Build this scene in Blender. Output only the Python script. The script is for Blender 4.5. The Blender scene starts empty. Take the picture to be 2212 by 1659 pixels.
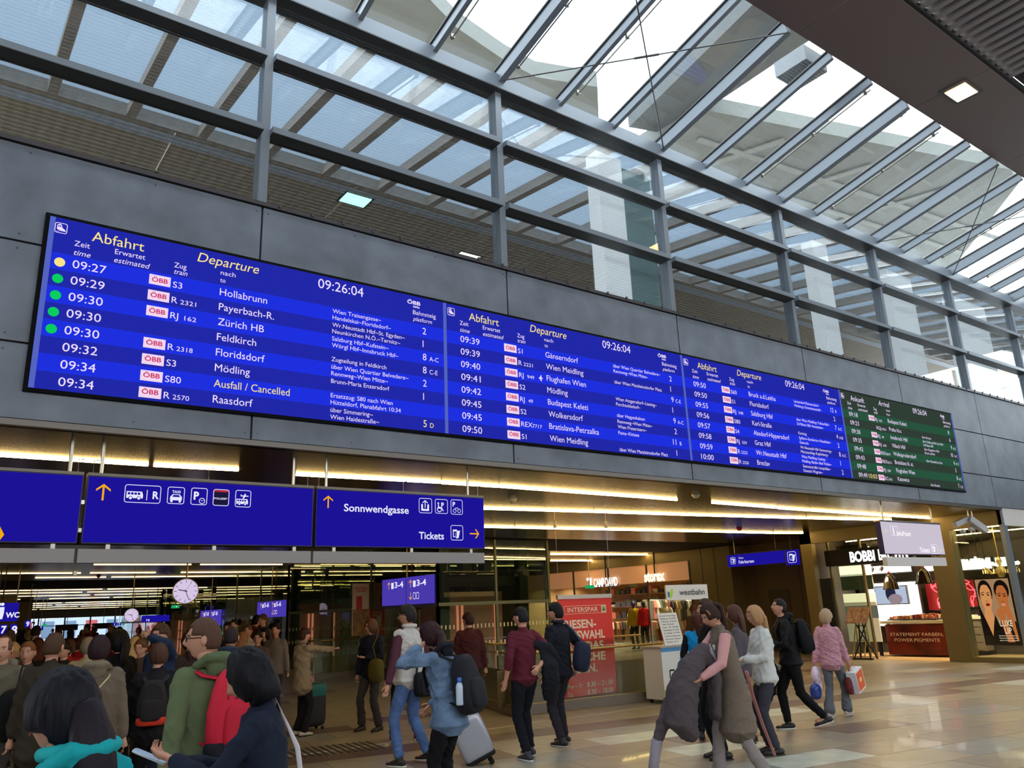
import bpy, math, random
import numpy as np
from mathutils import Vector, Matrix, noise
random.seed(7)
rng = np.random.RandomState(5)
PI = math.pi
# ------------------------------------------------------------------ camera, sky, exposure
FPX, YAW, PITCH, ROLL, EYE = 1714.83, 0.6402, 0.2773, -0.0412, 1.68
_f = Vector((math.sin(YAW)*math.cos(PITCH), math.cos(YAW)*math.cos(PITCH), math.sin(PITCH)))
_r0 = Vector((math.cos(YAW), -math.sin(YAW), 0)); _u0 = _r0.cross(_f)
_r = math.cos(ROLL)*_r0+math.sin(ROLL)*_u0; _u = -math.sin(ROLL)*_r0+math.cos(ROLL)*_u0
cam = bpy.data.cameras.new('camera'); cam.sensor_width = 36; cam.lens = FPX/2212*36
cam.clip_end = 400
camo = bpy.data.objects.new('camera', cam); bpy.context.scene.collection.objects.link(camo)
camo.matrix_world = Matrix(((_r.x,_u.x,-_f.x,0),(_r.y,_u.y,-_f.y,0),(_r.z,_u.z,-_f.z,EYE),(0,0,0,1)))
sc = bpy.context.scene; sc.camera = camo
sc.view_settings.view_transform = 'Standard'; sc.view_settings.look = 'None'
sc.view_settings.exposure = 0.0; sc.view_settings.gamma = 1; sc.view_settings.use_curve_mapping = False
sc.cycles.use_denoising = True; sc.cycles.transparent_max_bounces = 24; sc.cycles.max_bounces = 8
sc.cycles.sample_clamp_indirect = 6
w = bpy.data.worlds.new('overcast_sky'); sc.world = w; w.use_nodes = True
w.node_tree.nodes['Background'].inputs[0].default_value = (0.93, 0.97, 1.0, 1)
w.node_tree.nodes['Background'].inputs[1].default_value = 6.2
COL = sc.collection
TMP = bpy.data.scenes.new('tmp')          # scratch scene for evaluating fonts and modifiers, removed at the end

def ray(u, v):
    return _f*FPX+_r*(u-1106)-_u*(v-829.5)
def AY(u, v, y): d = ray(u, v); d = d*(y/d.y); return Vector((d.x, y, d.z+EYE))
def AX(u, v, x): d = ray(u, v); d = d*(x/d.x); return Vector((x, d.y, d.z+EYE))
def AZ(u, v, z): d = ray(u, v); d = d*((z-EYE)/d.z); return Vector((d.x, d.y, z))
def AD(u, v, r): d = ray(u, v); d = d*(r/math.hypot(d.x, d.y)); return Vector((d.x, d.y, d.z+EYE))

# ------------------------------------------------------------------ materials
def lin(c):
    return tuple(((x/255)/12.92 if x/255 <= .04045 else ((x/255+.055)/1.055)**2.4) for x in c[:3])
MATS = {}
def mat(name, c=(128,128,128), rough=.6, metal=0., bump=0., bscale=20., var=0., vscale=4., coat=0., em=None, es=0., spec=.5, stretch=None, voronoi=False):
    if name in MATS: return MATS[name]
    m = bpy.data.materials.new(name); m.use_nodes = True; nt = m.node_tree; b = nt.nodes['Principled BSDF']
    L = lin(c)
    b.inputs['Base Color'].default_value = (*L, 1); b.inputs['Roughness'].default_value = rough
    b.inputs['Metallic'].default_value = metal; b.inputs['Specular IOR Level'].default_value = spec
    b.inputs['Coat Weight'].default_value = coat
    tc = nt.nodes.new('ShaderNodeTexCoord'); src = tc.outputs['Object']
    if stretch:
        mp = nt.nodes.new('ShaderNodeMapping'); mp.inputs['Scale'].default_value = stretch
        nt.links.new(src, mp.inputs[0]); src = mp.outputs[0]
    if var:
        n = nt.nodes.new('ShaderNodeTexNoise'); n.inputs['Scale'].default_value = vscale; n.inputs['Detail'].default_value = 5
        nt.links.new(src, n.inputs['Vector'])
        r = nt.nodes.new('ShaderNodeValToRGB'); r.color_ramp.elements[0].position = .3; r.color_ramp.elements[1].position = .7
        r.color_ramp.elements[0].color = (*[x*(1-var) for x in L], 1); r.color_ramp.elements[1].color = (*[min(1, x*(1+var)) for x in L], 1)
        nt.links.new(n.outputs['Fac'], r.inputs[0]); nt.links.new(r.outputs[0], b.inputs['Base Color'])
    if bump:
        n = nt.nodes.new('ShaderNodeTexVoronoi' if voronoi else 'ShaderNodeTexNoise'); n.inputs['Scale'].default_value = bscale
        nt.links.new(src, n.inputs['Vector'])
        bp = nt.nodes.new('ShaderNodeBump'); bp.inputs['Strength'].default_value = bump; bp.inputs['Distance'].default_value = .02
        nt.links.new(n.outputs[0], bp.inputs['Height']); nt.links.new(bp.outputs[0], b.inputs['Normal'])
    if em:
        b.inputs['Emission Color'].default_value = (*lin(em), 1); b.inputs['Emission Strength'].default_value = es
    MATS[name] = m; return m
def emis(name, c, s=1.):
    if name in MATS: return MATS[name]
    m = bpy.data.materials.new(name); m.use_nodes = True; nt = m.node_tree; nt.nodes.clear()
    o = nt.nodes.new('ShaderNodeOutputMaterial'); e = nt.nodes.new('ShaderNodeEmission')
    e.inputs[0].default_value = (*lin(c), 1); e.inputs[1].default_value = s
    nt.links.new(e.outputs[0], o.inputs[0]); MATS[name] = m; return m
def pane(name, refl=.2, tint=(1,1,1), rough=.0, lines=False, dirt=0.):
    if name in MATS: return MATS[name]
    m = bpy.data.materials.new(name); m.use_nodes = True; nt = m.node_tree; nt.nodes.clear()
    o = nt.nodes.new('ShaderNodeOutputMaterial'); t = nt.nodes.new('ShaderNodeBsdfTransparent'); g = nt.nodes.new('ShaderNodeBsdfGlossy')
    t.inputs[0].default_value = (*tint, 1); g.inputs['Roughness'].default_value = rough
    mx = nt.nodes.new('ShaderNodeMixShader'); fr = nt.nodes.new('ShaderNodeFresnel'); fr.inputs[0].default_value = 1.5
    gm_ = nt.nodes.new('ShaderNodeNewGeometry'); io = nt.nodes.new('ShaderNodeMath'); io.operation = 'MULTIPLY_ADD'; io.inputs[1].default_value = 1/1.5-1.5; io.inputs[2].default_value = 1.5
    nt.links.new(gm_.outputs['Backfacing'], io.inputs[0]); nt.links.new(io.outputs[0], fr.inputs[0])
    ma = nt.nodes.new('ShaderNodeMath'); ma.operation = 'ADD'; ma.use_clamp = True; ma.inputs[1].default_value = refl
    nt.links.new(fr.outputs[0], ma.inputs[0]); nt.links.new(ma.outputs[0], mx.inputs[0])
    nt.links.new(t.outputs[0], mx.inputs[1]); nt.links.new(g.outputs[0], mx.inputs[2]); last = mx.outputs[0]
    if lines:                                # fine ceramic print lines baked on the glass
        tc = nt.nodes.new('ShaderNodeTexCoord'); sp = nt.nodes.new('ShaderNodeSeparateXYZ'); nt.links.new(tc.outputs['Object'], sp.inputs[0])
        a = nt.nodes.new('ShaderNodeMath'); a.operation = 'MULTIPLY'; a.inputs[1].default_value = 20.; nt.links.new(sp.outputs[2], a.inputs[0])
        f = nt.nodes.new('ShaderNodeMath'); f.operation = 'FRACT'; nt.links.new(a.outputs[0], f.inputs[0])
        c = nt.nodes.new('ShaderNodeMath'); c.operation = 'LESS_THAN'; c.inputs[1].default_value = .16; nt.links.new(f.outputs[0], c.inputs[0])
        q = nt.nodes.new('ShaderNodeMath'); q.operation = 'MULTIPLY'; q.inputs[1].default_value = .22; nt.links.new(c.outputs[0], q.inputs[0])
        d = nt.nodes.new('ShaderNodeBsdfDiffuse'); d.inputs[0].default_value = (.4,.4,.4,1)
        m2 = nt.nodes.new('ShaderNodeMixShader'); nt.links.new(q.outputs[0], m2.inputs[0]); nt.links.new(last, m2.inputs[1]); nt.links.new(d.outputs[0], m2.inputs[2]); last = m2.outputs[0]
    if dirt:
        tc = nt.nodes.new('ShaderNodeTexCoord'); n = nt.nodes.new('ShaderNodeTexNoise'); n.inputs['Scale'].default_value = 2.2; n.inputs['Detail'].default_value = 6
        nt.links.new(tc.outputs['Object'], n.inputs['Vector'])
        q = nt.nodes.new('ShaderNodeMath'); q.operation = 'MULTIPLY'; q.inputs[1].default_value = dirt; nt.links.new(n.outputs['Fac'], q.inputs[0])
        d = nt.nodes.new('ShaderNodeBsdfDiffuse'); d.inputs[0].default_value = (.5,.5,.48,1)
        m2 = nt.nodes.new('ShaderNodeMixShader'); nt.links.new(q.outputs[0], m2.inputs[0]); nt.links.new(last, m2.inputs[1]); nt.links.new(d.outputs[0], m2.inputs[2]); last = m2.outputs[0]
    nt.links.new(last, o.inputs[0]); MATS[name] = m; return m

# ------------------------------------------------------------------ objects
ORG = {}
def tag(o, label=None, cat=None, group=None, kind=None):
    if label: o['label'] = label
    if cat: o['category'] = cat
    if group: o['group'] = group
    if kind: o['kind'] = kind
    return o
def empty(name, loc, label=None, cat=None, group=None, kind=None, rz=0.):
    o = bpy.data.objects.new(name, None); COL.objects.link(o); o.location = loc; o.rotation_euler = (0,0,rz)
    o.empty_display_size = .1
    ORG[o.name] = Vector(loc) if rz == 0. else None
    return tag(o, label, cat, group, kind)
def link(name, me, m, parent=None):
    o = bpy.data.objects.new(name, me); COL.objects.link(o)
    if m: me.materials.clear(); me.materials.append(m)
    if parent: o.parent = parent
    return o
class MB:
    def __init__(s): s.v = []; s.f = []
    def add(s, vs, fs):
        n = len(s.v); s.v += [tuple(p) for p in vs]; s.f += [tuple(i+n for i in f) for f in fs]; return s
    def box(s, a, b):
        x0,y0,z0 = [min(a[i],b[i]) for i in range(3)]; x1,y1,z1 = [max(a[i],b[i]) for i in range(3)]
        return s.add([(x0,y0,z0),(x1,y0,z0),(x1,y1,z0),(x0,y1,z0),(x0,y0,z1),(x1,y0,z1),(x1,y1,z1),(x0,y1,z1)],
            [(0,3,2,1),(4,5,6,7),(0,1,5,4),(1,2,6,5),(2,3,7,6),(3,0,4,7)])
    def slab(s, quad, t):                     # quad (4+ points, planar) pushed by vector t
        n = len(quad); t = Vector(t); q = [Vector(p) for p in quad]
        vs = q+[p+t for p in q]
        fs = [tuple(range(n))[::-1], tuple(range(n,2*n))]+[(i,(i+1)%n,(i+1)%n+n,i+n) for i in range(n)]
        return s.add(vs, fs)
    def bar(s, p, q, w, h, up=(0,0,1)):       # rectangular bar from p to q
        p, q = Vector(p), Vector(q); d = (q-p).normalized(); sd = d.cross(Vector(up)).normalized(); u = sd.cross(d)
        c = [p+sd*w/2*a+u*h/2*b for a,b in ((-1,-1),(1,-1),(1,1),(-1,1))]
        return s.slab(c, q-p)
    def tube(s, pts, r, n=8, cap=True):
        pts = [Vector(p) for p in pts]; rs = r if isinstance(r,(list,tuple)) else [r]*len(pts)
        ref = Vector((0,0,1)); base = len(s.v); d0 = None
        for i,p in enumerate(pts):
            d = (pts[min(i+1,len(pts)-1)]-pts[max(i-1,0)]).normalized()
            a = d.cross(ref if abs(d.dot(ref)) < .95 else Vector((1,0,0))).normalized(); b = d.cross(a)
            for k in range(n):
                t = 2*PI*k/n; s.v.append(tuple(p+(a*math.cos(t)+b*math.sin(t))*rs[i]))
        for i in range(len(pts)-1):
            for k in range(n):
                A = base+i*n+k; B = base+i*n+(k+1)%n; s.f.append((A,B,B+n,A+n))
        if cap:
            s.f.append(tuple(base+k for k in range(n))[::-1]); s.f.append(tuple(base+(len(pts)-1)*n+k for k in range(n)))
        return s
    def lathe(s, prof, c, n=20, axis='z'):
        base = len(s.v)
        for (r,z) in prof:
            for k in range(n):
                t = 2*PI*k/n; s.v.append((c[0]+r*math.cos(t), c[1]+r*math.sin(t), c[2]+z))
        for i in range(len(prof)-1):
            for k in range(n):
                A = base+i*n+k; B = base+i*n+(k+1)%n; s.f.append((A,B,B+n,A+n))
        s.f.append(tuple(base+k for k in range(n))[::-1]); s.f.append(tuple(base+(len(prof)-1)*n+k for k in range(n)))
        return s
    def ball(s, c, r, n=12, m=8, R=None):
        c = Vector(c); r = r if isinstance(r,(list,tuple)) else (r,)*3; base = len(s.v)
        for i in range(m+1):
            ph = PI*i/m
            for k in range(n):
                t = 2*PI*k/n; p = Vector((r[0]*math.sin(ph)*math.cos(t), r[1]*math.sin(ph)*math.sin(t), r[2]*math.cos(ph)))
                s.v.append(tuple(c+(R@p if R else p)))
        for i in range(m):
            for k in range(n):
                A = base+i*n+k; B = base+i*n+(k+1)%n; s.f.append((A,A+n,B+n,B))
        return s
    def mesh(s, name, smooth=False, off=None):
        me = bpy.data.meshes.new(name)
        vs = np.array(s.v, dtype=float)
        if off is not None and len(vs): vs = vs-np.array(off)
        me.from_pydata(vs.tolist(), [], s.f); me.update()
        if smooth: me.polygons.foreach_set('use_smooth', [True]*len(me.polygons))
        return me
    def build(s, name, m, parent=None, smooth=False, local=False):
        off = None
        if parent and not local:
            q = parent
            while q.parent: q = q.parent
            off = ORG.get(q.name)
        if not parent and not local:          # top-level mesh: origin at the base of the thing
            vs = np.array(s.v); c = [(vs[:,0].min()+vs[:,0].max())/2, (vs[:,1].min()+vs[:,1].max())/2, vs[:,2].min()]
            o = link(name, s.mesh(name, smooth, c), m); o.location = c; ORG[o.name] = Vector(c); return o
        return link(name, s.mesh(name, smooth, off), m, parent)
def evalmesh(ob):
    TMP.collection.objects.link(ob); vl = TMP.view_layers[0]; vl.update()
    me = bpy.data.meshes.new_from_object(ob.evaluated_get(vl.depsgraph)); TMP.collection.objects.unlink(ob); return me

# ------------------------------------------------------------------ lettering
FC = {}
def fontmesh(txt, bold=0., shear=0.):
    k = (txt, bold, shear)
    if k in FC: return FC[k]
    cu = bpy.data.curves.new('t', 'FONT'); cu.body = txt; cu.size = 1.; cu.shear = shear; cu.offset = bold; cu.resolution_u = 3; cu.fill_mode = 'FRONT'
    ob = bpy.data.objects.new('t', cu); me = evalmesh(ob)
    v = np.zeros(len(me.vertices)*3); me.vertices.foreach_get('co', v); v = v.reshape(-1,3)
    f = [tuple(p.vertices) for p in me.polygons]
    bpy.data.objects.remove(ob); bpy.data.curves.remove(cu); bpy.data.meshes.remove(me)
    FC[k] = (v, f); return FC[k]
def letter(mb, txt, org, ux, uy, cap, width=None, xs=.92, bold=0., shear=0., align='l'):
    """flat lettering on the plane (ux, uy) at org (baseline left); cap = capital height"""
    v, f = fontmesh(txt, bold, shear)
    if len(v) == 0: return 0
    sz = cap/.69; w0 = (v[:,0].max()-v[:,0].min())*sz
    sx = (width/w0 if width else xs); ux, uy, org = Vector(ux), Vector(uy), Vector(org)
    x0 = v[:,0].min(); W = w0*sx; o = {'l':0,'c':-W/2,'r':-W}[align]
    P = [org+ux*((p[0]-x0)*sz*sx+o)+uy*(p[1]*sz) for p in v]
    mb.add(P, f); return W
def flat(mb, pts, org, ux, uy):
    ux, uy, org = Vector(ux), Vector(uy), Vector(org)
    mb.add([org+ux*a+uy*b for a,b in pts], [tuple(range(len(pts)))])
def rring(mb, x0, y0, x1, y1, t, org, ux, uy, r=.2):   # rounded frame outline
    R = r*min(x1-x0, y1-y0); o = []; i = []
    for cx,cy,a in ((x1-R,y1-R,0),(x0+R,y1-R,90),(x0+R,y0+R,180),(x1-R,y0+R,270)):
        for k in range(4):
            th = math.radians(a+30*k); o.append((cx+R*math.cos(th), cy+R*math.sin(th))); q = max(R-t,.0005); i.append((cx+q*math.cos(th), cy+q*math.sin(th)))
    n = len(o); ux, uy, org = Vector(ux), Vector(uy), Vector(org)
    mb.add([org+ux*a+uy*b for a,b in o+i], [(k,(k+1)%n,(k+1)%n+n,k+n) for k in range(n)])
def disc(mb, cx, cy, r, org, ux, uy, n=16, ry=None):
    flat(mb, [(cx+r*math.cos(2*PI*k/n), cy+(ry or r)*math.sin(2*PI*k/n)) for k in range(n)], org, ux, uy)
def ring(mb, cx, cy, r, t, org, ux, uy, n=16):
    ux, uy, org = Vector(ux), Vector(uy), Vector(org)
    o = [(cx+q*math.cos(2*PI*k/n), cy+q*math.sin(2*PI*k/n)) for q in (r, r-t) for k in range(n)]
    mb.add([org+ux*a+uy*b for a,b in o], [(k,(k+1)%n,(k+1)%n+n,k+n) for k in range(n)])
# ================================================================== SETTING
S = 3.65; X0 = 2.818; D = 8.709; ZT = 6.519; ZB = 3.62; ZJ1 = 5.44; ZJ2 = 4.384; ZC = 3.56
M_clad = mat('fibre_cement_grey', (99,107,119), .5, bump=.05, bscale=60, var=.26, vscale=1.9)
M_steel = mat('blue_grey_painted_steel', (120,128,138), .35, .25)
M_dark = mat('dark_painted_steel', (52,54,58), .45)
M_soff = mat('brown_grey_soffit_metal', (100,84,80), .5, .1)
M_olive = mat('olive_bronze_metal', (118,104,66), .45, .25, var=.06, vscale=.8)
M_black = mat('black_void', (6,6,7), .8)
M_chrome = mat('brushed_steel', (170,165,155), .3, .9)
M_gold = mat('brass_handrail', (190,160,100), .3, .8)
M_ceil = mat('dark_bronze_ceiling', (80,67,46), .22, .7, bump=.06, bscale=1.2, stretch=(.25,3,1))
M_cam0 = mat('white_plastic', (200,198,190), .5); M_red0 = mat('red_plastic', (150,20,20), .5)
M_strip = emis('warm_light_strip', (255,212,135), 44.)
# floor: stone tiles laid slightly askew to the wall
flo = empty('floor', (0,0,0), kind='structure')
def stone(name, c, v=.12): return mat(name, c, .34, var=v, vscale=3.5, bump=.03, bscale=8, coat=.12)
ST = [stone('stone_olive_grey', (158,148,126)), stone('stone_brown_grey', (148,136,120)), stone('stone_pale_green', (192,196,180), .18), stone('stone_blue_grey', (144,146,140)), stone('stone_plum_grey', (112,94,88))]
MB().box((-14,-9,-.3),(40,125,-.03)).build('subfloor', mat('mortar', (70,64,52), .5), flo)
fa = math.radians(-10.6); fu = Vector((math.cos(fa), math.sin(fa), 0)); fv = Vector((-math.sin(fa), math.cos(fa), 0))
TL_, TW = 1.25, .62
def tile_quad(i, j, g=.004):
    off = (j*.37) % 1; a = (i+off)*TL_; b = j*TW
    return [fu*(a+g)+fv*(b+g), fu*(a+TL_-g)+fv*(b+g), fu*(a+TL_-g)+fv*(b+TW-g), fu*(a+g)+fv*(b+TW-g)]
cand = []
for j in range(2, 60):
    for i in range(-6, 24):
        q = tile_quad(i, j); c = sum(q, Vector())/4
        if c.y < 2.5 or c.y > 34 or c.x < -1.5 or c.x > 30: continue
        dx = (c-Vector((0,0,EYE))); z = dx.dot(_f); 
        if z < 1: continue
        px = 1106+FPX*dx.dot(_r)/z; py = 829.5-FPX*dx.dot(_u)/z
        vis = -150 < px < 2360 and py < 1800
        cand.append((0 if vis else 1, z, i, j, q))
cand.sort(key=lambda t: t[:2])
rest = [MB() for _ in ST]; tm = {}
for n,(h,z,i,j,q) in enumerate(cand):
    r = random.random(); k = 0 if r < .42 else 1 if r < .68 else 2 if r < .78 else 3 if r < .93 else 4
    bi = (j == 17)                            # the dark course crossing the hall
    if bi: k = 4
    elif j > 22 and k in (2,3): k = 0
    if n < 290 and not h:
        if 'm' not in tm:
            c0 = q[0]; tm['m'] = MB().slab([p-c0 for p in q], (0,0,-.03)).mesh('tile')
        me = tm.get(k)
        if me is None: me = tm['m'].copy(); me.materials.append(ST[k]); tm[k] = me
        o = bpy.data.objects.new('tile', me); COL.objects.link(o); o.parent = flo; o.location = (q[0].x, q[0].y, (0,.0008,.0004)[n % 3])
    else: rest[k].slab(q, (0,0,-.03))
for k,m in enumerate(rest):
    if m.v: m.build('far_tiles', ST[k], flo)['kind'] = 'stuff'
MB().box((-14,-9,-.03),(40,2.3,0)).build('floor_surface', ST[0], flo)
MB().box((-14,34,-.03),(40,125,0)).build('floor_surface', ST[0], flo)
lb = MB()
for a,b in (((2.0,10.72,0),(17.5,10.13,0)),):
    lb.bar(a, b, .035, .006)
lb.build('floor_inlay', mat('pale_inlay', (200,190,160), .4), flo)
gr = MB()
for k in range(14): 
    p = AZ(628,1640,0)+Vector((k*.09,-.02*k,0)); gr.bar(p, p+Vector((.12,.8,0)), .03, .01)
gr.build('floor_grille', M_dark, flo)

# front wall above the opening: fibre cement panels
wf = empty('wall_front', (0,D,ZB), kind='structure')
MB().box((-13,D+.04,ZB+.02),(34,D+.3,ZT-.02)).build('backing', M_dark, wf)
SC = MB(); M_clad2 = mat('fibre_cement_light', (158,154,148), .55, bump=.05, bscale=60, var=.1, vscale=1.6)
for k in range(-4, 9):
    xa = X0+k*S; xb = xa+S; g = .012
    for (za,zb) in ((ZB,ZJ2),(ZJ2,ZJ1),(ZJ1,ZT)):
        MB().box((xa+g,D,za+g),(xb-g,D+.03,zb-g)).build('panel', M_clad2 if k >= 6 else M_clad, wf)
        if -1 <= k <= 6:
            for fx in (.07, S/3, 2*S/3, S-.07):
                for fz in (.08, zb-za-.08): SC.lathe([(.012,0),(.008,.006)], (0,0,0), 6) and None
                for fz in (.08, zb-za-.08):
                    n = 6; c = Vector((xa+fx, D-.002, za+fz)); SC.add([c+Vector((.011*math.cos(t*PI/3),0,.011*math.sin(t*PI/3))) for t in range(6)], [tuple(range(6))])
SC2 = MB(); 
for f in SC.f:
    if len(f) == 6 and abs(SC.v[f[0]][1]-(D-.002)) < 1e-6: SC2.add([SC.v[i] for i in f], [tuple(range(6))])
SC2.build('screw_heads', mat('screw', (60,62,66), .4, .5), wf)['kind'] = 'stuff'
tr = MB().box((-13,D-.035,ZT),(34,D+.3,ZT+.05)); o = tr.build('trim_1', mat('ledge_metal', (70,66,70), .4, .3)); o['kind'] = 'structure'
tr = MB().box((-13,D-.02,ZB-.06),(21.27,D+.1,ZB)); o = tr.build('trim_2', mat('dull_edge_metal', (84,78,72), .35, .5)); o['kind'] = 'structure'
cl = MB()
for k in range(60): cl.box((3+k*.42,D-.05,ZT+.02),(3.03+k*.42,D-.03,ZT+.07))
cl.build('ledge_clips', M_dark, wf)['kind'] = 'stuff'

# glass curtain wall above
YG = 8.83; ZB0 = ZT+.02; ZR = 9.74
M_cw = pane('curtain_glass', .03, (.80,.84,.86), 0., lines=True)
TZ = (7.58, 8.66)
for k in range(-4, 8):
    xm = X0+k*S
    wn = empty('window_%d' % (k+5), (xm, 8.77, ZB0), kind='structure')
    MB().box((xm-.055,8.74,ZB0),(xm+.055,8.94,ZR+.02)).build('mullion', M_steel, wn)
    for tz in TZ:
        MB().box((xm+.055,8.64,tz-.045),(xm+S-.055,8.9,tz-.035)).build('transom_underside', M_dark, wn)
        MB().box((xm+.055,8.64,tz-.035),(xm+S-.055,8.9,tz+.045)).build('transom', M_steel, wn)
    zz = (ZB0, TZ[0], TZ[1], ZR)
    for a,b in zip(zz[:-1], zz[1:]):
        tilt = random.uniform(-.006,.006)
        q = [(xm+.04,YG,a),(xm+S-.04,YG+tilt,a),(xm+S-.04,YG+tilt,b),(xm+.04,YG,b)]
        MB().slab(q, (0,.02,0)).build('pane', M_cw, wn)
# roof edge beam, rafters, roof glass
roof = empty('ceiling', (0,8.77,ZR), kind='structure')
SL = (10.45-9.78)/(5.75-8.77)                 # dz/dy
def rz(y): return 9.80+(y-8.77)*SL
MB().box((-13,8.64,9.60),(34,8.98,9.62)).build('beam_underside', M_dark, roof)
MB().box((-13,8.64,9.62),(34,8.95,9.86)).build('edge_beam', M_steel, roof)
M_rg = pane('roof_glass', .04, (.9,.94,.95), 0., dirt=.12)
for i in range(-12, 27):
    x = X0+i*S/3; main = (i % 3 == 0); w_ = .11 if main else .075; h_ = .24 if main else .17
    MB().bar((x,8.78,rz(8.78)+.02),(x,5.82,rz(5.82)+.02), w_, h_).build('rafter', M_steel, roof)
    MB().bar((x,8.78,rz(8.78)+.02+h_/2),(x,5.82,rz(5.82)+.02+h_/2), w_+.05, .03).build('glazing_bar', M_dark, roof)
    q = [(x+.03,8.86,rz(8.86)+.14),(x+S/3-.03,8.86,rz(8.86)+.14),(x+S/3-.03,5.3,rz(5.3)+.14),(x+.03,5.3,rz(5.3)+.14)]
    MB().slab(q, (0,0,.015)).build('roof_pane', M_rg, roof)
    if i % 3 != 0 and i % 2 == 0 or i % 3 == 0 and i % 2:
        xx = x+.11; y0, y1 = 8.35, 5.9
        pb = MB().tube([(xx,y0,rz(y0)-.06),(xx,y1,rz(y1)-.06)], .013, 6)
        for yy in (8.3,7.1,6.0): pb.box((xx-.04,yy-.02,rz(yy)-.08),(xx+.02,yy+.02,rz(yy)-.02))
        pb.build('sprinkler_pipe', M_chrome, roof)
for kk in (1, 4, 7, -2):
    xa = X0+kk*S; xb = xa+S; t = MB(); z0 = rz(8.6)-.1; z1 = rz(5.8)-.1
    t.tube([(xa,8.6,z0),(xb,5.8,z1)], .011, 6); t.tube([(xb,8.6,z0),(xa,5.8,z1)], .011, 6)
    mid = Vector(((xa+xb)/2,7.2,(z0+z1)/2)); dd = Vector((xb-xa,-2.8,z1-z0)).normalized()
    t.tube([mid-dd*.2,mid+dd*.2], .02, 6)
    t.build('tie_rods', M_dark, roof)
# soffit band and ribbed ceiling nearer the camera
so = empty('ceiling', (0,5.1,10.45), kind='structure')
ko = [10.36-S*3+S*i for i in range(-2, 9)]
for xa in ko: MB().box((xa+.008,4.45,10.45),(xa+S-.008,5.75,10.5)).build('soffit_panel', M_soff, so)
MB().box((-13,5.75,10.45),(34,5.8,11.3)).build('fascia', M_soff, so)
MB().box((-13,4.40,10.47),(34,4.46,10.6)).build('shadow_gap', M_black, so)
cb = empty('ceiling', (0,1.,10.6), kind='structure')
M_rib = mat('grey_rib_metal', (120,112,112), .5)
rb = None
for i in range(95):
    x = -6+.22*i
    if rb is None:
        o = MB().box((-.055,-8.,10.52),(.055,4.40,10.6)).build('rib', M_rib, cb, local=True); rb = o; rb.location = (x,-1.,-10.6)
    else:
        o = rb.copy(); COL.objects.link(o); o.location = (x,-1.,-10.6)
MB().box((-13,-9.2,10.72),(34,4.45,10.8)).build('ceiling_void', M_black, cb)
# vent box on the roof glass
vt = empty('roof_vent', (11.6,6.6,10.75), 'grey louvred ventilation box lying on the glass roof beside the soffit', 'vent')
MB().box((11.3,6.25,10.68),(11.95,6.87,10.98)).build('housing', mat('vent_grey',(120,128,136),.5), vt)
sl = MB()
for k in range(10): sl.box((11.3,6.27+k*.06,10.672),(11.95,6.30+k*.06,10.68))
sl.build('louvre', M_dark, vt)
# downlight in the soffit
lp = empty('downlight', (14.24,5.06,10.45), 'glowing warm rectangular downlight recessed in the brown soffit', 'lamp')
MB().box((13.9,4.82,10.44),(14.58,5.3,10.452)).build('trim_frame', M_dark, lp)
MB().box((14.02,4.88,10.432),(14.5,5.24,10.442)).build('lens', emis('downlight_glow', (255,205,130), 14.), lp)
# enclosing walls of the concourse (mostly out of view)
wb = empty('wall_back', (0,-9.3,0), kind='structure')
M_pl = mat('dark_plaster', (70,68,66), .7)
MB().box((-14,-9.5,0),(40,-9.2,5.2)).build('plinth_wall', M_pl, wb); MB().box((-14,-9.5,8.8),(40,-9.2,11)).build('upper_wall', M_pl, wb)
for k in range(16): MB().box((-14+k*3.4,-9.45,5.2),(-13.8+k*3.4,-9.25,8.8)).build('mullion', M_steel, wb)
MB().box((-14,-9.2,0),(-13.7,8.7,11)).build('wall_left', mat('dark_plaster', (70,68,66), .7))['kind'] = 'structure'
wr = empty('wall_right', (34,0,0), kind='structure')
MB().box((34,-9.2,0),(34.3,8.7,7)).build('solid_wall', mat('dark_plaster', (70,68,66), .7), wr)
for k in range(8): MB().box((33.95,-9+k*2.4,7),(34.1,-8.9+k*2.4,10.6)).build('gable_mullion', M_steel, wr)
MB().box((34,-9.2,7),(34.02,8.9,10.7)).build('gable_pane', M_rg, wr)
# upper floor behind the curtain wall
uw = empty('wall_upper', (0,11,ZC+.4), kind='structure')
M_up = mat('warm_upper_plaster', (150,136,112), .8)
M_dk = mat('upper_dark_wall', (92,84,72), .8)
MB().box((-13,21.5,4.2),(40,21.7,12)).build('back_wall', M_dk, uw)
MB().box((-13,9.1,4.0),(40,21.5,4.2)).build('slab', M_dk, uw)
# glazed roof and soffit of the hall beyond the glass wall
M_fr = mat('frosted_glazing', (200,208,214), .6); M_fr.node_tree.nodes['Principled BSDF'].inputs['Transmission Weight'].default_value = 0
nt = M_fr.node_tree; nt.nodes.clear(); o_ = nt.nodes.new('ShaderNodeOutputMaterial'); t1 = nt.nodes.new('ShaderNodeBsdfTranslucent'); t1.inputs[0].default_value = (.32,.365,.41,1)
t2 = nt.nodes.new('ShaderNodeBsdfTransparent'); t2.inputs[0].default_value = (.9,.95,1,1); m1 = nt.nodes.new('ShaderNodeMixShader'); m1.inputs[0].default_value = .97
nt.links.new(t2.outputs[0], m1.inputs[1]); nt.links.new(t1.outputs[0], m1.inputs[2]); nt.links.new(m1.outputs[0], o_.inputs[0])
fz = lambda y: 9.85+(y-8.95)*.13
M_bs = mat('beige_soffit', (196,176,146), .6)
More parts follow.
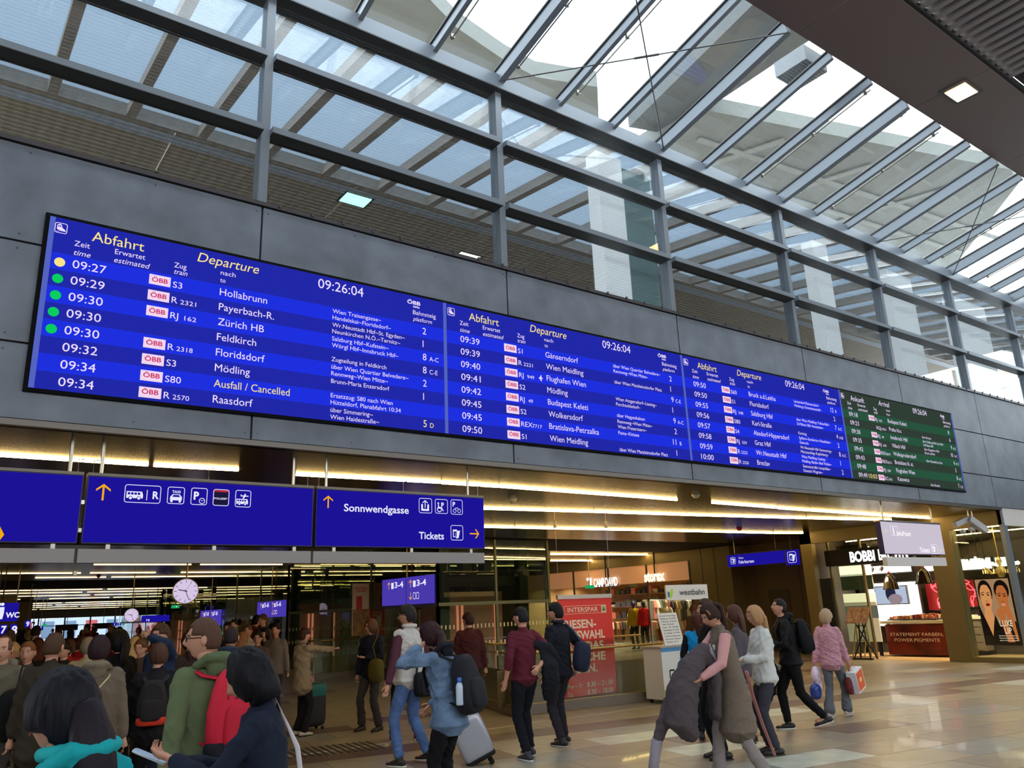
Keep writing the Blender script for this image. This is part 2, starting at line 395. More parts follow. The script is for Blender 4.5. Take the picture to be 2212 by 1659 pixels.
for i in range(-10, 24):
    x = X0+i*S/3+.4
    MB().bar((x,8.96,fz(8.96)-.05),(x,13.65,fz(13.65)-.05), .16, .2).build('far_rafter', mat('taupe_rafter', (196,180,164), .5), uw)
    MB().slab([(x,8.96,fz(8.96)+.1),(x+S/3,8.96,fz(8.96)+.1),(x+S/3,13.65,fz(13.65)+.1),(x,13.65,fz(13.65)+.1)], (0,0,.02)).build('far_roof_pane', M_fr, uw)
for k in range(-4, 11):
    for ya,yb in ((13.65,15.6),(15.61,21.5)):
        MB().box((X0+k*S+.008,ya,10.45),(X0+(k+1)*S-.008,yb,10.5)).build('far_soffit_panel', M_bs, uw)
MB().box((-13,14.0,10.44),(40,14.3,10.45)).build('pale_strip', mat('pale_bluish', (220,228,240), .5), uw)  # pale bluish band along the far soffit
MB().box((-13,13.6,10.3),(40,13.68,10.9)).build('far_fascia', mat('taupe_rafter', (150,138,126), .5), uw)
M_refl = mat('white_reflection', (225,225,222), .8, em=(225,228,232), es=.75)  # reflections in the curtain glass, put in as softly glowing boxes behind it
for (ua,va,ub,vb,yq,m_) in ((1300,480,1352,480,9.3,M_refl),(1353,480,1412,480,9.5,mat('teal_reflection', (120,150,150), .5, em=(120,150,150), es=.15)),(1782,700,1812,700,9.4,M_refl),(1935,700,1985,700,9.4,M_refl),(2075,730,2140,730,9.4,M_refl)):
    xa = AY(ua,va,yq).x; xb = AY(ub,vb,yq).x; MB().box((xa,yq,4.3),(xb,yq+.3,9.75)).build('painted_reflection', m_, uw)
for (u,v,y) in ((768,432,10.44),(1008,556,10.44),(1338,592,10.44),(1765,775,10.44),(1800,782,10.44),(2178,842,9.),(295,375,10.44)):
    p = AZ(u,v,y)
    l_ = empty('downlight', p, {768:'greenish ceiling lamp behind the second window bay',1008:'small lamp just above the ledge behind the second bay',1338:'warm lamp in front of the painted white reflection',1765:'left one of two warm lamps behind the fifth bay',1800:'right one of two warm lamps behind the fifth bay',2178:'small green-white lamp behind the last bay at right',295:'lamp peeking over the ledge at far left'}[u], 'lamp')
    MB().box(p+Vector((-.34,-.26,0)),p+Vector((.34,.26,.05))).build('housing', M_dark, l_)
    MB().box(p+Vector((-.29,-.21,-.01)),p+Vector((.29,.21,0))).build('lens', emis('lamp_cool' if u in (768,2178) else 'lamp_warm', (170,255,225) if u in (768,2178) else (255,240,215), 3.), l_)
# big folded station roof seen through the glass
er = empty('canopy_roof', (20,14,18), 'huge grey folded station roof above the glass ceiling', 'roof')
M_can = mat('pale_grey_canopy', (108,111,108), .7, var=.04, vscale=.5, em=(150,155,155), es=.0)
pts = [(2,20),(2,12.2),(7.0,13.6),(8.3,15.2),(10.6,16.2),(12.6,16.6),(13.9,16.7),(15.9,16.0),(17.5,17.7),(17.5,20)]
MB().slab([(a,b,18) for a,b in pts], (0,0,.6)).build('roof_slab', M_can, er)
MB().slab([(a,b,18.3) for a,b in ((18.7,17.4),(17.4,10.7),(18.0,9.5),(20.2,9.6),(20.3,16.9))][::1], (0,0,.6)).build('roof_fold', mat('dark_grey_canopy', (74,80,84), .7), er)
MB().slab([(a,b,18) for a,b in ((19.3,26),(19.9,14.9),(33.6,10.8),(35,11.0),(44,19),(44,26))], (0,0,.6)).build('roof_slab', M_can, er)
MB().slab([(a,b,18) for a,b in ((50,24),(50,12.5),(64,7),(64,24))], (0,0,.6)).build('roof_slab', M_can, er)
bm_ = MB()
for k in range(3):
    x = 22+k*4.5; bm_.bar((x,19,17.96),(x+1.8,14.5-k*.8,17.96), .3, .06)
for k in range(2): bm_.bar((21,16.2+k*1.6,17.95),(40,14+k*1.8,17.95), .25, .06)
bm_.build('roof_truss', mat('truss_grey', (128,131,128), .7), er)

# ------------------------------------------------------------------ inner hall
hc = empty('ceiling', (8,20,ZC), kind='structure')
for ya,yb in ((8.76,17.6),(21.35,37.2),(45.5,62),(68,84),(88,96)):
    n = max(1, int((yb-ya)/4)); st = (yb-ya)/n
    for k in range(n): MB().box((-6,ya+k*st+.004,ZC),(27,ya+(k+1)*st-.004,ZC+.06)).build('ceiling_panel', M_ceil, hc)
MB().box((-6,8.8,ZC+.25),(27,97,ZC+.3)).build('dark_void', M_black, hc)
for ya,yb in ((17.6,21.35),(37.2,45.5),(62,68),(84,88)): MB().box((-6,ya,ZC-.0),(27,yb,ZC+.02)).build('black_ceiling_band', M_black, hc)
NSTR = [0]
def strip(x0,y0,x1,y1,w_=.05):
    MB().bar((x0,y0,ZC-.012),(x1,y1,ZC-.012), w_, .02).build('light_strip', M_strip, hc)
M_strip2 = emis('warm_light_strip_far', (255,216,150), 7.)
def fstrip(x0,y0,x1,y1,w_=.05): MB().bar((x0,y0,ZC-.012),(x1,y1,ZC-.012), w_, .02).build('light_strip', M_strip2, hc)
def segs(L, w_=.05):
    for a,b,c,d in L:
        p = AZ(a,b,ZC); q = AZ(c,d,ZC); strip(p.x,p.y,q.x,q.y,w_)
segs([(-120,974,320,1003),(332,1004,515,1014),(640,1024,951,1041),(955,1042,1076,1050),(1080,1050,1371,1072),(1374,1072,1462,1079),(1538,1085,1678,1096),(1682,1097,1748,1102),(1752,1102,1909,1113),(1912,1113,2008,1119)], .035)
segs([(880,1093,1281,1105),(1285,1105,1527,1113),(1530,1113,1740,1119),(1744,1119,1925,1123)], .04)
segs([(900,1134,1110,1139),(1114,1139,1195,1141),(1199,1141,1488,1147),(1491,1147,1668,1151),(1672,1151,1734,1151)], .045)
segs([(1190,1197,1340,1197.5),(1343,1198,1398,1198),(1190,1211,1302,1211)], .06)
for y,L in ((28.0,((-3,1.9),(4.4,7.3),(7.6,10.4))),(28.9,((11.2,13.4),(13.6,16.5),(17,22))),(25.8,((11,13),)),(32.4,((-3,4.7),(5,7.2),(8.1,13),(13.4,19))),(35.2,((3.6,6),(6.2,11.6),(12,18)))):
    for a,b in L: fstrip(a,y,b,y,.07)
for u,v,m_,lb in ((1108,1078,M_cam0,'small white ceiling dome in front of the second light strip'),(1503,1068,M_cam0,'larger white dome detector near the gap of the first light strip'),(1597,1141,M_red0,'small red bell under the dark ceiling left of the ticket sign'),(213,1244,M_red0,'tiny red bell under the ceiling at left')):
    p = AZ(u,v,ZC); o = MB().lathe([(.001,-.07),(.04,-.065),(.07,-.03),(.08,0)], p, 16).build('ceiling_detector', m_, smooth=True); tag(o, lb, 'detector')
random.seed(3)
for y in (46.5,50,54.5,60,70,76,83,91):
    x = -2+random.uniform(0,4)+y*.04
    while x < 22:
        l_ = random.choice((3.5,5.,7.)); fstrip(x,y,min(x+l_,22.8),y,.06); x += l_+random.choice((.25,.25,1.6))
# right-hand side of the passage: bronze shop fronts
wrr = empty('wall_right', (23,20,0), kind='structure')
MB().box((23,31,0),(23.2,97,ZC)).build('passage_wall', M_olive, wrr)
MB().box((23,18.62,0),(23.25,20.35,ZC)).build('end_panel', M_olive, wrr)
MB().box((23,20.35,3.18),(23.25,31,ZC)).build('header', M_olive, wrr)
MB().box((23.0,18.5,0),(26,18.62,ZC)).build('niche_side', M_olive, wrr)
MB().box((23.6,14.3,0),(23.8,18.5,ZC)).build('niche_back', mat('bronze_brown_wall', (98,82,54), .5, .2, var=.1, vscale=.7), wrr)
MB().box((23.57,16.7,0),(23.6,17.5,2.0)).build('niche_door', mat('dark_bronze_door', (70,60,40), .5), wrr)
for y in (19.2,19.8): MB().box((22.99,y,0),(23.0,y+.012,ZC)).build('panel_joint', M_dark, wrr)
for y in (15.2,16.2,18.): MB().box((23.59,y,0),(23.6,y+.012,ZC)).build('panel_joint', M_dark, wrr)
# left wall, far end
wl2 = empty('wall_left', (-6,50,0), kind='structure')
MB().box((-6.2,9,0),(-6,97,ZC)).build('passage_wall', M_olive, wl2)
ww = empty('wall_far', (8,96,0), kind='structure')
MB().box((-6,96,2.75),(27,96.3,ZC)).build('lintel', M_dark, ww)
M_fg = pane('far_glass', .0, (.9,.95,1.))
sf = empty('street_building', (10,116,0), 'pale street facade with window rows seen through the far exit', 'building')
MB().box((-20,116,0),(50,120,14)).build('wall', mat('street_wall', (150,158,168), .8), sf)
for k in range(28):
    for j in range(3): MB().box((-18+k*2.4,115.95,.6+j*3.2),(-16.7+k*2.4,116,2.6+j*3.2)).build('window', mat('street_window', (80,100,120), .4) if (k+j) % 3 else mat('street_red', (150,50,50), .6), sf)
MB().box((-20,96.4,-.02),(50,116,0)).build('pavement', mat('street_pavement', (110,110,110), .8), sf)
for k in range(14):
    x = -6+k*2.36; MB().box((x,96,0),(x+.12,96.2,2.8)).build('mullion', M_dark, ww)
    MB().box((x+.12,96.1,0),(x+2.36,96.12,2.8)).build('pane', M_fg, ww)
MB().box((-6,96,1.95),(27,96.1,2.02)).build('transom', M_dark, ww)
# exit-side platforms stairs blocks at left far
for k,(x,y) in enumerate(((4.6,52),(6.6,64),(8.,78))):
    c_ = empty('stair_column', (x,y,0), ('tall olive column under the platform number signs','middle olive column at the far left of the passage','farthest olive column near the bright exit')[k], 'column')
    MB().box((x-1.2,y,0),(x,y+.8,ZC-.02)).build('shaft', M_olive, c_)
    MB().box((x-1.25,y-.02,0),(x+.05,y+.82,.15)).build('foot', M_dark, c_)
# ================================================================== DISPLAY BOARD
UX, UZ = Vector((1,0,0)), Vector((0,0,1))
YB = 8.66; kk_ = YB/D
BL, BR, BT, BB = .633*kk_, 19.623*kk_, (5.786-EYE)*kk_+EYE, (3.946-EYE)*kk_+EYE
SW = (BR-BL)/4; SH = BT-BB; sc_ = kk_
bd = empty('departure_board', (BL,YB,BB), 'long blue and green train time display hung across the grey panelled wall', 'display')
MB().box((BL-.04,YB+.005,BB-.035),(BR+.02,D-.001,BT+.035)).build('housing', mat('board_housing', (5,5,7), .7, spec=.1), bd)
E_w = emis('led_white', (238,222,255), 1.); E_y = emis('led_yellow', (248,226,140), 1.); E_g = emis('led_green', (10,205,95), 1.); E_r = emis('led_red', (205,40,95), 1.)
E_b1 = emis('led_blue_dark', (33,40,168), 1.); E_b2 = emis('led_blue_bright', (30,48,222), 1.); E_gd = emis('led_green_dark', (48,62,54), 1.); E_gb = emis('led_green_row', (40,84,62), 1.)
E_div = emis('led_divider', (84,100,190), 1.); E_pink = emis('led_plate', (240,215,240), 1.)
def train_icon(w_, b_, x, z, s, org):
    rring(w_, x, z, x+s, z+s, s*.06, org, UX, UZ, .18)
    P = lambda pts: [(x+a*s, z+b*s) for a,b in pts]
    flat(w_, P([(.18,.35),(.18,.72),(.25,.85),(.45,.88),(.55,.78),(.60,.55),(.88,.33),(.88,.22),(.5,.22)]), org, UX, UZ)
    flat(b_, P([(.24,.58),(.26,.72),(.36,.74),(.36,.6)]), org+Vector((0,-.002,0)), UX, UZ)
    flat(b_, P([(.40,.6),(.40,.75),(.48,.73),(.51,.58)]), org+Vector((0,-.002,0)), UX, UZ)
    flat(w_, P([(.12,.1),(.2,.1),(.42,.2),(.34,.2)]), org, UX, UZ)
ROWS = [[
 ('09:27','y','S3','','Hollabrunn',['Wien Traisengasse~','Handelskai~Floridsdorf~'],'2',''),
 ('09:29','g','R','2321','Payerbach-R.',['Wr.Neustadt Hbf~St. Egyden~','Neunkirchen N.Ö.~Ternitz~'],'1',''),
 ('09:30','g','RJ','162','Zürich HB',['Salzburg Hbf~Kufstein~','Wörgl Hbf~Innsbruck Hbf~'],'8','A-C'),
 ('09:30','g','','','Feldkirch',['Zugteilung in Feldkirch'],'8','C-E'),
 ('09:30','g','R','2318','Floridsdorf',['über Wien Quartier Belvedere~','Rennweg~Wien Mitte~'],'2',''),
 ('09:32','','S3','','Mödling',['Brunn-Maria Enzersdorf',''],'1',''),
 ('09:34','','S80','','Ausfall / Cancelled',['Ersatzzug: S80 nach Wien','Hütteldorf, Planabfahrt 10:34'],'',''),
 ('09:34','','R','2570','Raasdorf',['über Simmering~','Wien Haidestraße~'],'5','D')],
 [('09:39','','S1','','Gänserndorf',['über Wien Quartier Belvedere~','Rennweg~Wien Mitte~'],'2',''),
 ('09:39','','R','2221','Wien Meidling',['über Wien Matzleinsdorfer Platz'],'1',''),
 ('09:40','','RJ','949','Flughafen Wien',[],'9','C-E'),
 ('09:41','','S2','','Mödling',['Wien Atzgersdorf~Liesing~','Perchtoldsdorf~'],'1',''),
 ('09:42','','RJ','49','Budapest Keleti',['über Hegyeshalom'],'9','A-C'),
 ('09:45','','S2','','Wolkersdorf',['Rennweg~Wien Mitte~','Wien Praterstern~'],'2',''),
 ('09:45','','REX','7717','Bratislava-Petrzalka',['Pama~Kittsee',''],'11','B'),
 ('09:50','','S1','','Wien Meidling',['über Wien Matzleinsdorfer Platz'],'1','')],
 [('09:50','','S60','','Bruck a.d.Leitha',['Lanzendorf-Rannersdorf~','Himberg~Gramatneusiedl~'],'12','B'),
 ('09:50','','S1','','Floridsdorf',[],'2',''),
 ('09:55','','RJ','548','Salzburg Hbf',['über Wien Meidling~Tullnerfeld~','St.Pölten Hbf~Amstetten~'],'7','A-C'),
 ('09:56','','S80','','Karl-Straße',['Kurzzug'],'4','A-B'),
 ('09:57','','S4','','Absdorf-Hippersdorf',['Spillern~Stockerau~Hausleiten~','Gaisruck'],'2',''),
 ('09:58','','RJ','559','Graz Hbf',['Wr.Neustadt Hbf~Semmering~','Mürzzuschlag~Kapfenberg~'],'8','A-C'),
 ('09:59','','R','2323','Wr.Neustadt Hbf',['Wien Meidling~Liesing~','Mödling~Baden~Bad Vöslau~'],'1',''),
 ('10:00','','R','2320','Breclav',['Siemensstraße~Leopoldau~','Deutsch Wagram~'],'2','')],
 [('09:18','','RJ','162','Budapest Keleti',[],'8',''),
 ('09:23','','RGJ','1031','Praha hl.n.',['über Breclav'],'6',''),
 ('09:30','','RJ','49','Innsbruck Hbf',['über Salzburg Hbf~Linz Hbf~','St.Pölten Hbf'],'9','A-C'),
 ('09:35','','RJ','630','Villach Hbf',['über Klagenfurt Hbf~','Bruck a.d.Mur'],'10','A-C'),
 ('09:42','','REX','2819','Wulkaprodersdorf',['über Neusiedl am See'],'6','A-C'),
 ('09:43','','REX','2511','Bratislava hl. st.',[],'3',''),
 ('09:48','','RJ','559','Flughafen Wien',[],'8','A-C'),
 ('09:49','','EC','101','Katowice',['über Breclav'],'7','C-E')]]
HD = .39*sc_; RH = (SH-HD)/8
for s_ in range(4):
    x0 = BL+SW*s_; y1 = YB; green = s_ == 3
    scr = MB().box((x0,YB,BB),(x0+SW,YB+.006,BT)).build('screen', E_gd if green else E_b1, bd)
    tag(scr, ('first blue departure screen from the left','second blue departure screen','third blue departure screen','dark green arrival screen at the right end')[s_])
    st = MB(); wh = MB(); ye = MB(); gr_ = MB(); rd = MB(); pk = MB(); bk = MB()
    for i in range(0, 8, 2):
        z = BT-HD-RH*i; s1 = MB(); flat(s1, [(0,0),(SW,0),(SW,-RH),(0,-RH)], (x0,y1-.001,z), UX, UZ); s1.build('row_stripe', E_gb if green else E_b2, scr)
    o_ = MB(); ox = 0 if s_ == 0 else -.02
    flat(o_, [(ox,0),(.05+ox,0),(.05+ox,-SH),(ox,-SH)], (x0,y1-.002,BT), UX, UZ)
    if green: flat(o_, [(SW-.05,0),(SW,0),(SW,-SH),(SW-.05,-SH)], (x0,y1-.002,BT), UX, UZ)
    yt = y1-.003
    def T(mb, t, x, dz, cap, **k): letter(mb, t, (x0+x*sc_, yt, BT-dz*sc_), UX, UZ, cap*sc_, **k)
    train_icon(wh, bk, .05, -.169, .115, Vector((x0,yt,BT)))
    hd = wh if green else ye
    T(hd, 'Ankunft' if green else 'Abfahrt', .40, .181, .113, width=.51)
    T(hd, 'Arrival' if green else 'Departure', 1.475, .158, .113, width=.45 if green else .70, shear=.22)
    T(wh, 'Zeit', .245, .276, .06, width=.145); T(wh, 'time', .25, .378, .06, width=.155, shear=.25)
    T(wh, 'Erwartet', .631, .275, .06, width=.30); T(wh, 'estimated', .631, .37, .06, width=.355, shear=.25)
    T(wh, 'Zug', 1.235, .288, .06, width=.13); T(wh, 'train', 1.24, .366, .06, width=.14, shear=.25)
    T(wh, 'von' if green else 'nach', 1.74, .262, .055, width=.17); T(wh, 'from' if green else 'to', 1.74, .355, .055, xs=.9)
    T(wh, '09:26:04', 2.92, .17, .125, width=.61)
    T(wh, 'ÖBB', 4.17, .122, .05, width=.20, bold=.03); T(wh, 'INFRA', 4.26, .167, .026, width=.10, bold=.03)
    T(wh, 'Bahnsteig', 4.256, .263, .06, width=.35); T(wh, 'platform', 4.256, .352, .055, width=.29, shear=.25)
    wh.build('header_lettering', E_w, scr); hd_y = ye if ye.v else None
    if hd_y: ye.build('title_lettering', E_y, scr)
    for i,(tm_,dot,ty,num,dest,via,pl,sec) in enumerate(ROWS[s_]):
        wh = MB(); ye = MB(); rd = MB(); pk = MB(); gr_ = MB()
        zr = .39+.1812*i; b = zr+.14
        T(wh, tm_, .25, b-.005, .09, width=.315)
        if dot: disc(ye if dot == 'y' else gr_, .133, -(zr+.10)*sc_, .05, Vector((x0,yt,BT)), UX, UZ)
        if ty and ty != 'RGJ':
            flat(pk, [(.985,-(zr+.145)),(1.205,-(zr+.145)),(1.205,-(zr+.03)),(.985,-(zr+.03))], (x0,yt,BT), UX, UZ)
            letter(rd, 'ÖBB', (x0+1.012,yt-.002,BT-(zr+.115)*sc_), UX, UZ, .05, width=.165, bold=.02)
        if ty: T(wh, ty, 1.237, b, .072, xs=1.12)
        if num: T(wh, num, 1.237+.035+.056*len(ty), b, .052, width=.042*len(num))
        if num == '949':
            flat(wh, [(1.59,-b+.03),(1.66,-b+.035),(1.66,-b+.05),(1.59,-b+.05)], (x0,yt,BT), UX, UZ)
            flat(wh, [(1.60,-b+.04),(1.625,-b+.085),(1.64,-b+.085),(1.635,-b+.04),(1.64,-b-.005),(1.625,-b-.005)], (x0,yt-.001,BT), UX, UZ)
        canc = dest.startswith('Ausf')
        T(ye if canc else wh, dest, 1.745, b-.015, .086, width=.86 if canc else None, xs=1.0)
        for j,vt_ in enumerate(via): 
            if vt_: T(wh, vt_, 3.12, zr+(.075 if len(via) == 2 and j == 0 else .160), .054, xs=1.04)
        py = ye if dest == 'Raasdorf' and s_ == 0 else wh
        if pl: T(py, pl, 4.40-.06*(len(pl)-1), b-.01, .092, xs=.95)
        if sec: T(py, sec, 4.50, b-.01, .062, xs=.95)
        if tm_ == '09:49': T(ye, '10:03', .62, b-.005, .09, width=.31)
        wh.build('row_lettering', E_w, scr)
        if pk.v: pk.build('operator_plate', E_pink, scr); rd.build('plate_lettering', E_r, scr)
        if dot: (gr_ if gr_.v else ye).build('status_dot', E_g if dot == 'g' else E_y, scr); ye = ye if gr_.v else MB()
        if ye.v: ye.build('yellow_lettering', E_y, scr)
    o_.build('edge_strip', E_div, scr)
    bk.build('icon_detail', E_b1, scr)

# ================================================================== HANGING BLUE SIGNS
E_sb = emis('sign_blue', (28,18,150), 1.); E_sw = emis('sign_white', (232,232,255), 1.); E_so = emis('sign_orange', (246,170,10), 1.); E_red = emis('sign_red', (190,40,60), 1.)
M_gp = mat('sign_grey_panel', (150,144,142), .6); M_pol = emis('police_dark', (28,24,60), 1.)
def arrow(mb, x, z, s, org, ux, uz, ang=90, t=.11):
    c, n = math.cos(math.radians(ang)), math.sin(math.radians(ang))
    def R(p): return (x+(p[0]*c-p[1]*n)*s, z+(p[0]*n+p[1]*c)*s)
    for poly in ([(-.5,-t/2),(.42,-t/2),(.42,t/2),(-.5,t/2)], [(.5,0),(.36,0),(.05,.40),(.18,.40)], [(.5,0),(.18,-.40),(.05,-.40),(.36,0)]):
        flat(mb, [R(p) for p in poly], org, ux, uz)
def bus(w_, b_, x, z, s, org, ux, uz):
    o2 = Vector(org)+Vector((0,-.003,0))
    flat(w_, [(x,z+.08*s),(x+s,z+.08*s),(x+s,z+.3*s),(x+.93*s,z+.52*s),(x,z+.52*s)], org, ux, uz)
    for k in range(4): flat(b_, [(x+(.07+k*.2)*s,z+.3*s),(x+(.22+k*.2)*s,z+.3*s),(x+(.22+k*.2)*s,z+.45*s),(x+(.07+k*.2)*s,z+.45*s)], o2, ux, uz)
    for q in (.25,.75): disc(b_, x+q*s, z+.08*s, .13*s, o2, ux, uz); disc(w_, x+q*s, z+.08*s, .09*s, o2+Vector((0,-.003,0)), ux, uz)
def plane_icon(w_, x, z, s, org, ux, uz):
    flat(w_, [(x,z-.05*s),(x+.95*s,z-.05*s),(x+s,z),(x+.95*s,z+.07*s),(x,z+.07*s)], org, ux, uz)
    flat(w_, [(x+.35*s,z),(x+.5*s,z+.3*s),(x+.62*s,z+.3*s),(x+.6*s,z)], org, ux, uz); flat(w_, [(x+.35*s,z),(x+.25*s,z-.35*s),(x+.38*s,z-.35*s),(x+.62*s,z)], org, ux, uz)
    flat(w_, [(x,z),(x+.0*s,z+.2*s),(x+.08*s,z+.2*s),(x+.16*s,z)], org, ux, uz)
def ticket(w_, b_, x, z, s, org, ux, uz):
    o2 = Vector(org)+Vector((0,-.003,0)) if abs(Vector(ux).x) > .5 else Vector(org)+Vector((-.003,0,0))
    flat(w_, [(x+.2*s,z+.25*s),(x+.58*s,z+.22*s),(x+.58*s,z+.82*s),(x+.2*s,z+.82*s)], org, ux, uz)
    flat(b_, [(x+.25*s,z+.3*s),(x+.53*s,z+.27*s),(x+.53*s,z+.68*s),(x+.25*s,z+.68*s)], o2, ux, uz)
    flat(w_, [(x+.5*s,z+.12*s),(x+.7*s,z+.2*s),(x+.84*s,z+.75*s),(x+.58*s,z+.72*s)], o2, ux, uz)
    letter(w_, '2', o2+Vector(ux)*(x+.36*s)+Vector(uz)*(z+.34*s), ux, uz, .22*s)
YS = 9.0; ZS0, ZS1 = 2.49, 3.17
def hang_sign(x0, x1, label, rods):
    e = empty('hanging_sign', ((x0+x1)/2,YS,ZS0-.2), label, 'sign', 'blue signs hanging under the display board')
    MB().box((x0,YS,ZS0),(x1,YS+.12,ZS1)).build('light_box', mat('sign_side', (26,20,90), .5), e)
    f = MB().box((x0+.01,YS-.006,ZS0+.01),(x1-.01,YS,ZS1-.01)).build('face', E_sb, e)
    MB().box((x0,YS-.012,ZS1),(x1,YS+.13,ZS1+.03)).build('top_rail', mat('dull_rail', (120,112,100), .5, .3), e)
    MB().box((x0-.02,YS,ZS0-.19),(x1-.01,YS+.1,ZS0-.055)).build('grey_panel', M_gp, e)
    for x in (x0+.25,(x0+x1)/2+.1,x1-.2): MB().box((x-.02,YS+.03,ZS0-.06),(x+.02,YS+.07,ZS0)).build('bracket', M_chrome, e)
    for x in rods: MB().tube([(x,YS+.03,ZS1+.03),(x,YS+.03,ZC)], .018, 8).build('rod', M_chrome, e)
    for x in (x0+.05,x1-.05,(x0+x1)/2): MB().tube([(x,YS+.06,ZS1+.02),(x,YS+.06,ZS1+.17),(x+.05,YS+.06,ZS1+.17)], .007, 6).build('hook', M_chrome, e)
    return e, f
e, f = hang_sign(-1.4, 1.24, 'plain blue sign at the far left with only an arrow tip at its edge', (1.11,-1.1))
o_ = MB(); q = AY(9,1155,YS-.01); flat(o_, [(-.3,-.09),(-.05,-.09),(.0,0),(-.05,.09),(-.3,.09)], q, UX, UZ); o_.build('arrow', E_so, e)
e, f = hang_sign(1.28, 3.69, 'blue hanging sign with bus, taxi, parking and police pictograms', (1.40,3.45))
wh = MB(); orr = MB(); bl = MB(); org = Vector((0,YS-.009,0))
def W(u, v): p = AY(u, v, YS-.009); return p.x, p.z
x, z = W(223,1063); arrow(orr, x, z, .17, org, UX, UZ)
def frame(u0,v0,u1,v1, mb=None): 
    a = W(u0,v1); b = W(u1,v0); rring(mb or wh, a[0], a[1], b[0], b[1], .007, org, UX, UZ, .14); return a[0],a[1],b[0]-a[0],b[1]-a[1]
a = frame(267,1050,349,1085); bus(wh, bl, a[0]+.02, a[1]+.035, .16, org, UX, UZ); flat(wh, [(a[0]+.215,a[1]+.03),(a[0]+.222,a[1]+.03),(a[0]+.222,a[1]+.14),(a[0]+.215,a[1]+.14)], org, UX, UZ)
letter(wh, 'R', org+Vector((a[0]+.275,0,a[1]+.05)), UX, UZ, .075, bold=.03)
a = frame(360,1053,400,1088); letter(wh, 'TAXI', org+Vector((a[0]+.047,0,a[1]+.118)), UX, UZ, .026, width=.085, bold=.03)
flat(wh, [(a[0]+.03,a[1]+.04),(a[0]+.15,a[1]+.04),(a[0]+.15,a[1]+.075),(a[0]+.125,a[1]+.105),(a[0]+.055,a[1]+.105),(a[0]+.03,a[1]+.075)], org, UX, UZ)
flat(bl, [(a[0]+.05,a[1]+.075),(a[0]+.13,a[1]+.075),(a[0]+.118,a[1]+.097),(a[0]+.062,a[1]+.097)], org+Vector((0,-.003,0)), UX, UZ)
for q_ in (.035,.12): flat(wh, [(a[0]+q_,a[1]+.018),(a[0]+q_+.022,a[1]+.018),(a[0]+q_+.022,a[1]+.045),(a[0]+q_,a[1]+.045)], org, UX, UZ)
a = frame(411,1055,449,1090); letter(wh, 'P', org+Vector((a[0]+.03,0,a[1]+.06)), UX, UZ, .08, bold=.04)
ring(wh, a[0]+.12, a[1]+.045, .033, .007, org, UX, UZ); flat(wh, [(a[0]+.1,a[1]+.06),(a[0]+.12,a[1]+.04),(a[0]+.14,a[1]+.06),(a[0]+.12,a[1]+.048)], org, UX, UZ)
a = frame(459,1058,496,1092); pb = MB(); flat(pb, [(a[0]+.01,a[1]+.01),(a[0]+a[2]-.01,a[1]+.01),(a[0]+a[2]-.01,a[1]+a[3]-.01),(a[0]+.01,a[1]+a[3]-.01)], org+Vector((0,.002,0)), UX, UZ)
rdm = MB(); flat(rdm, [(a[0]+.01,a[1]+a[3]-.03),(a[0]+a[2]-.01,a[1]+a[3]-.03),(a[0]+a[2]-.01,a[1]+a[3]-.01),(a[0]+.01,a[1]+a[3]-.01)], org, UX, UZ)
letter(wh, 'POLIZEI*', org+Vector((a[0]+.012,-.002,a[1]+.07)), UX, UZ, .019, width=.145, bold=.02)
a = frame(507,1060,543,1095); bus(wh, bl, a[0]+.015, a[1]+.025, .13, org, UX, UZ); plane_icon(wh, a[0]+.06, a[1]+.125, .09, org, UX, UZ)
wh.build('pictograms', E_sw, e); orr.build('arrow', E_so, e); bl.build('pictogram_details', E_sb, e); pb.build('police_plate', M_pol, e); rdm.build('police_stripe', E_red, e)
e, f = hang_sign(3.73, 6.135, 'blue hanging sign reading Sonnwendgasse and Tickets', (3.86,5.9))
wh = MB(); orr = MB(); bl = MB()
x, z = W(709,1084); arrow(orr, x, z, .15, org, UX, UZ); x, z = W(1025,1153); arrow(orr, x, z, .15, org, UX, UZ, 0)
x, z = W(743,1104); x1, _ = W(883,1104); letter(wh, 'Sonnwendgasse', org+Vector((x,0,z)), UX, UZ, .088, width=x1-x, bold=.015)
x, z = W(905,1164); x1, _ = W(959,1164); letter(wh, 'Tickets', org+Vector((x,0,z)), UX, UZ, .088, width=x1-x, bold=.015)
a = frame(905,1077,933,1108); flat(wh, [(a[0]+.035,a[1]+.03),(a[0]+.15,a[1]+.03),(a[0]+.15,a[1]+.115),(a[0]+.125,a[1]+.115),(a[0]+.125,a[1]+.055),(a[0]+.06,a[1]+.055),(a[0]+.06,a[1]+.115),(a[0]+.035,a[1]+.115)], org, UX, UZ)
arrow(wh, a[0]+.093, a[1]+.12, .1, org, UX, UZ)
a = frame(940,1079,967,1109); letter(wh, 'P', org+Vector((a[0]+.095,0,a[1]+.085)), UX, UZ, .06, bold=.03); ring(wh, a[0]+.065, a[1]+.055, .036, .01, org, UX, UZ); disc(wh, a[0]+.05, a[1]+.135, .012, org, UX, UZ)
flat(wh, [(a[0]+.045,a[1]+.07),(a[0]+.058,a[1]+.07),(a[0]+.058,a[1]+.122),(a[0]+.045,a[1]+.122)], org, UX, UZ); flat(wh, [(a[0]+.05,a[1]+.065),(a[0]+.1,a[1]+.065),(a[0]+.12,a[1]+.03),(a[0]+.13,a[1]+.04),(a[0]+.105,a[1]+.078),(a[0]+.05,a[1]+.078)], org, UX, UZ)
a = frame(974,1080,999,1111); letter(wh, 'P', org+Vector((a[0]+.03,0,a[1]+.105)), UX, UZ, .06, bold=.03)
for q_ in (.06,.13): ring(wh, a[0]+q_, a[1]+.05, .027, .006, org, UX, UZ)
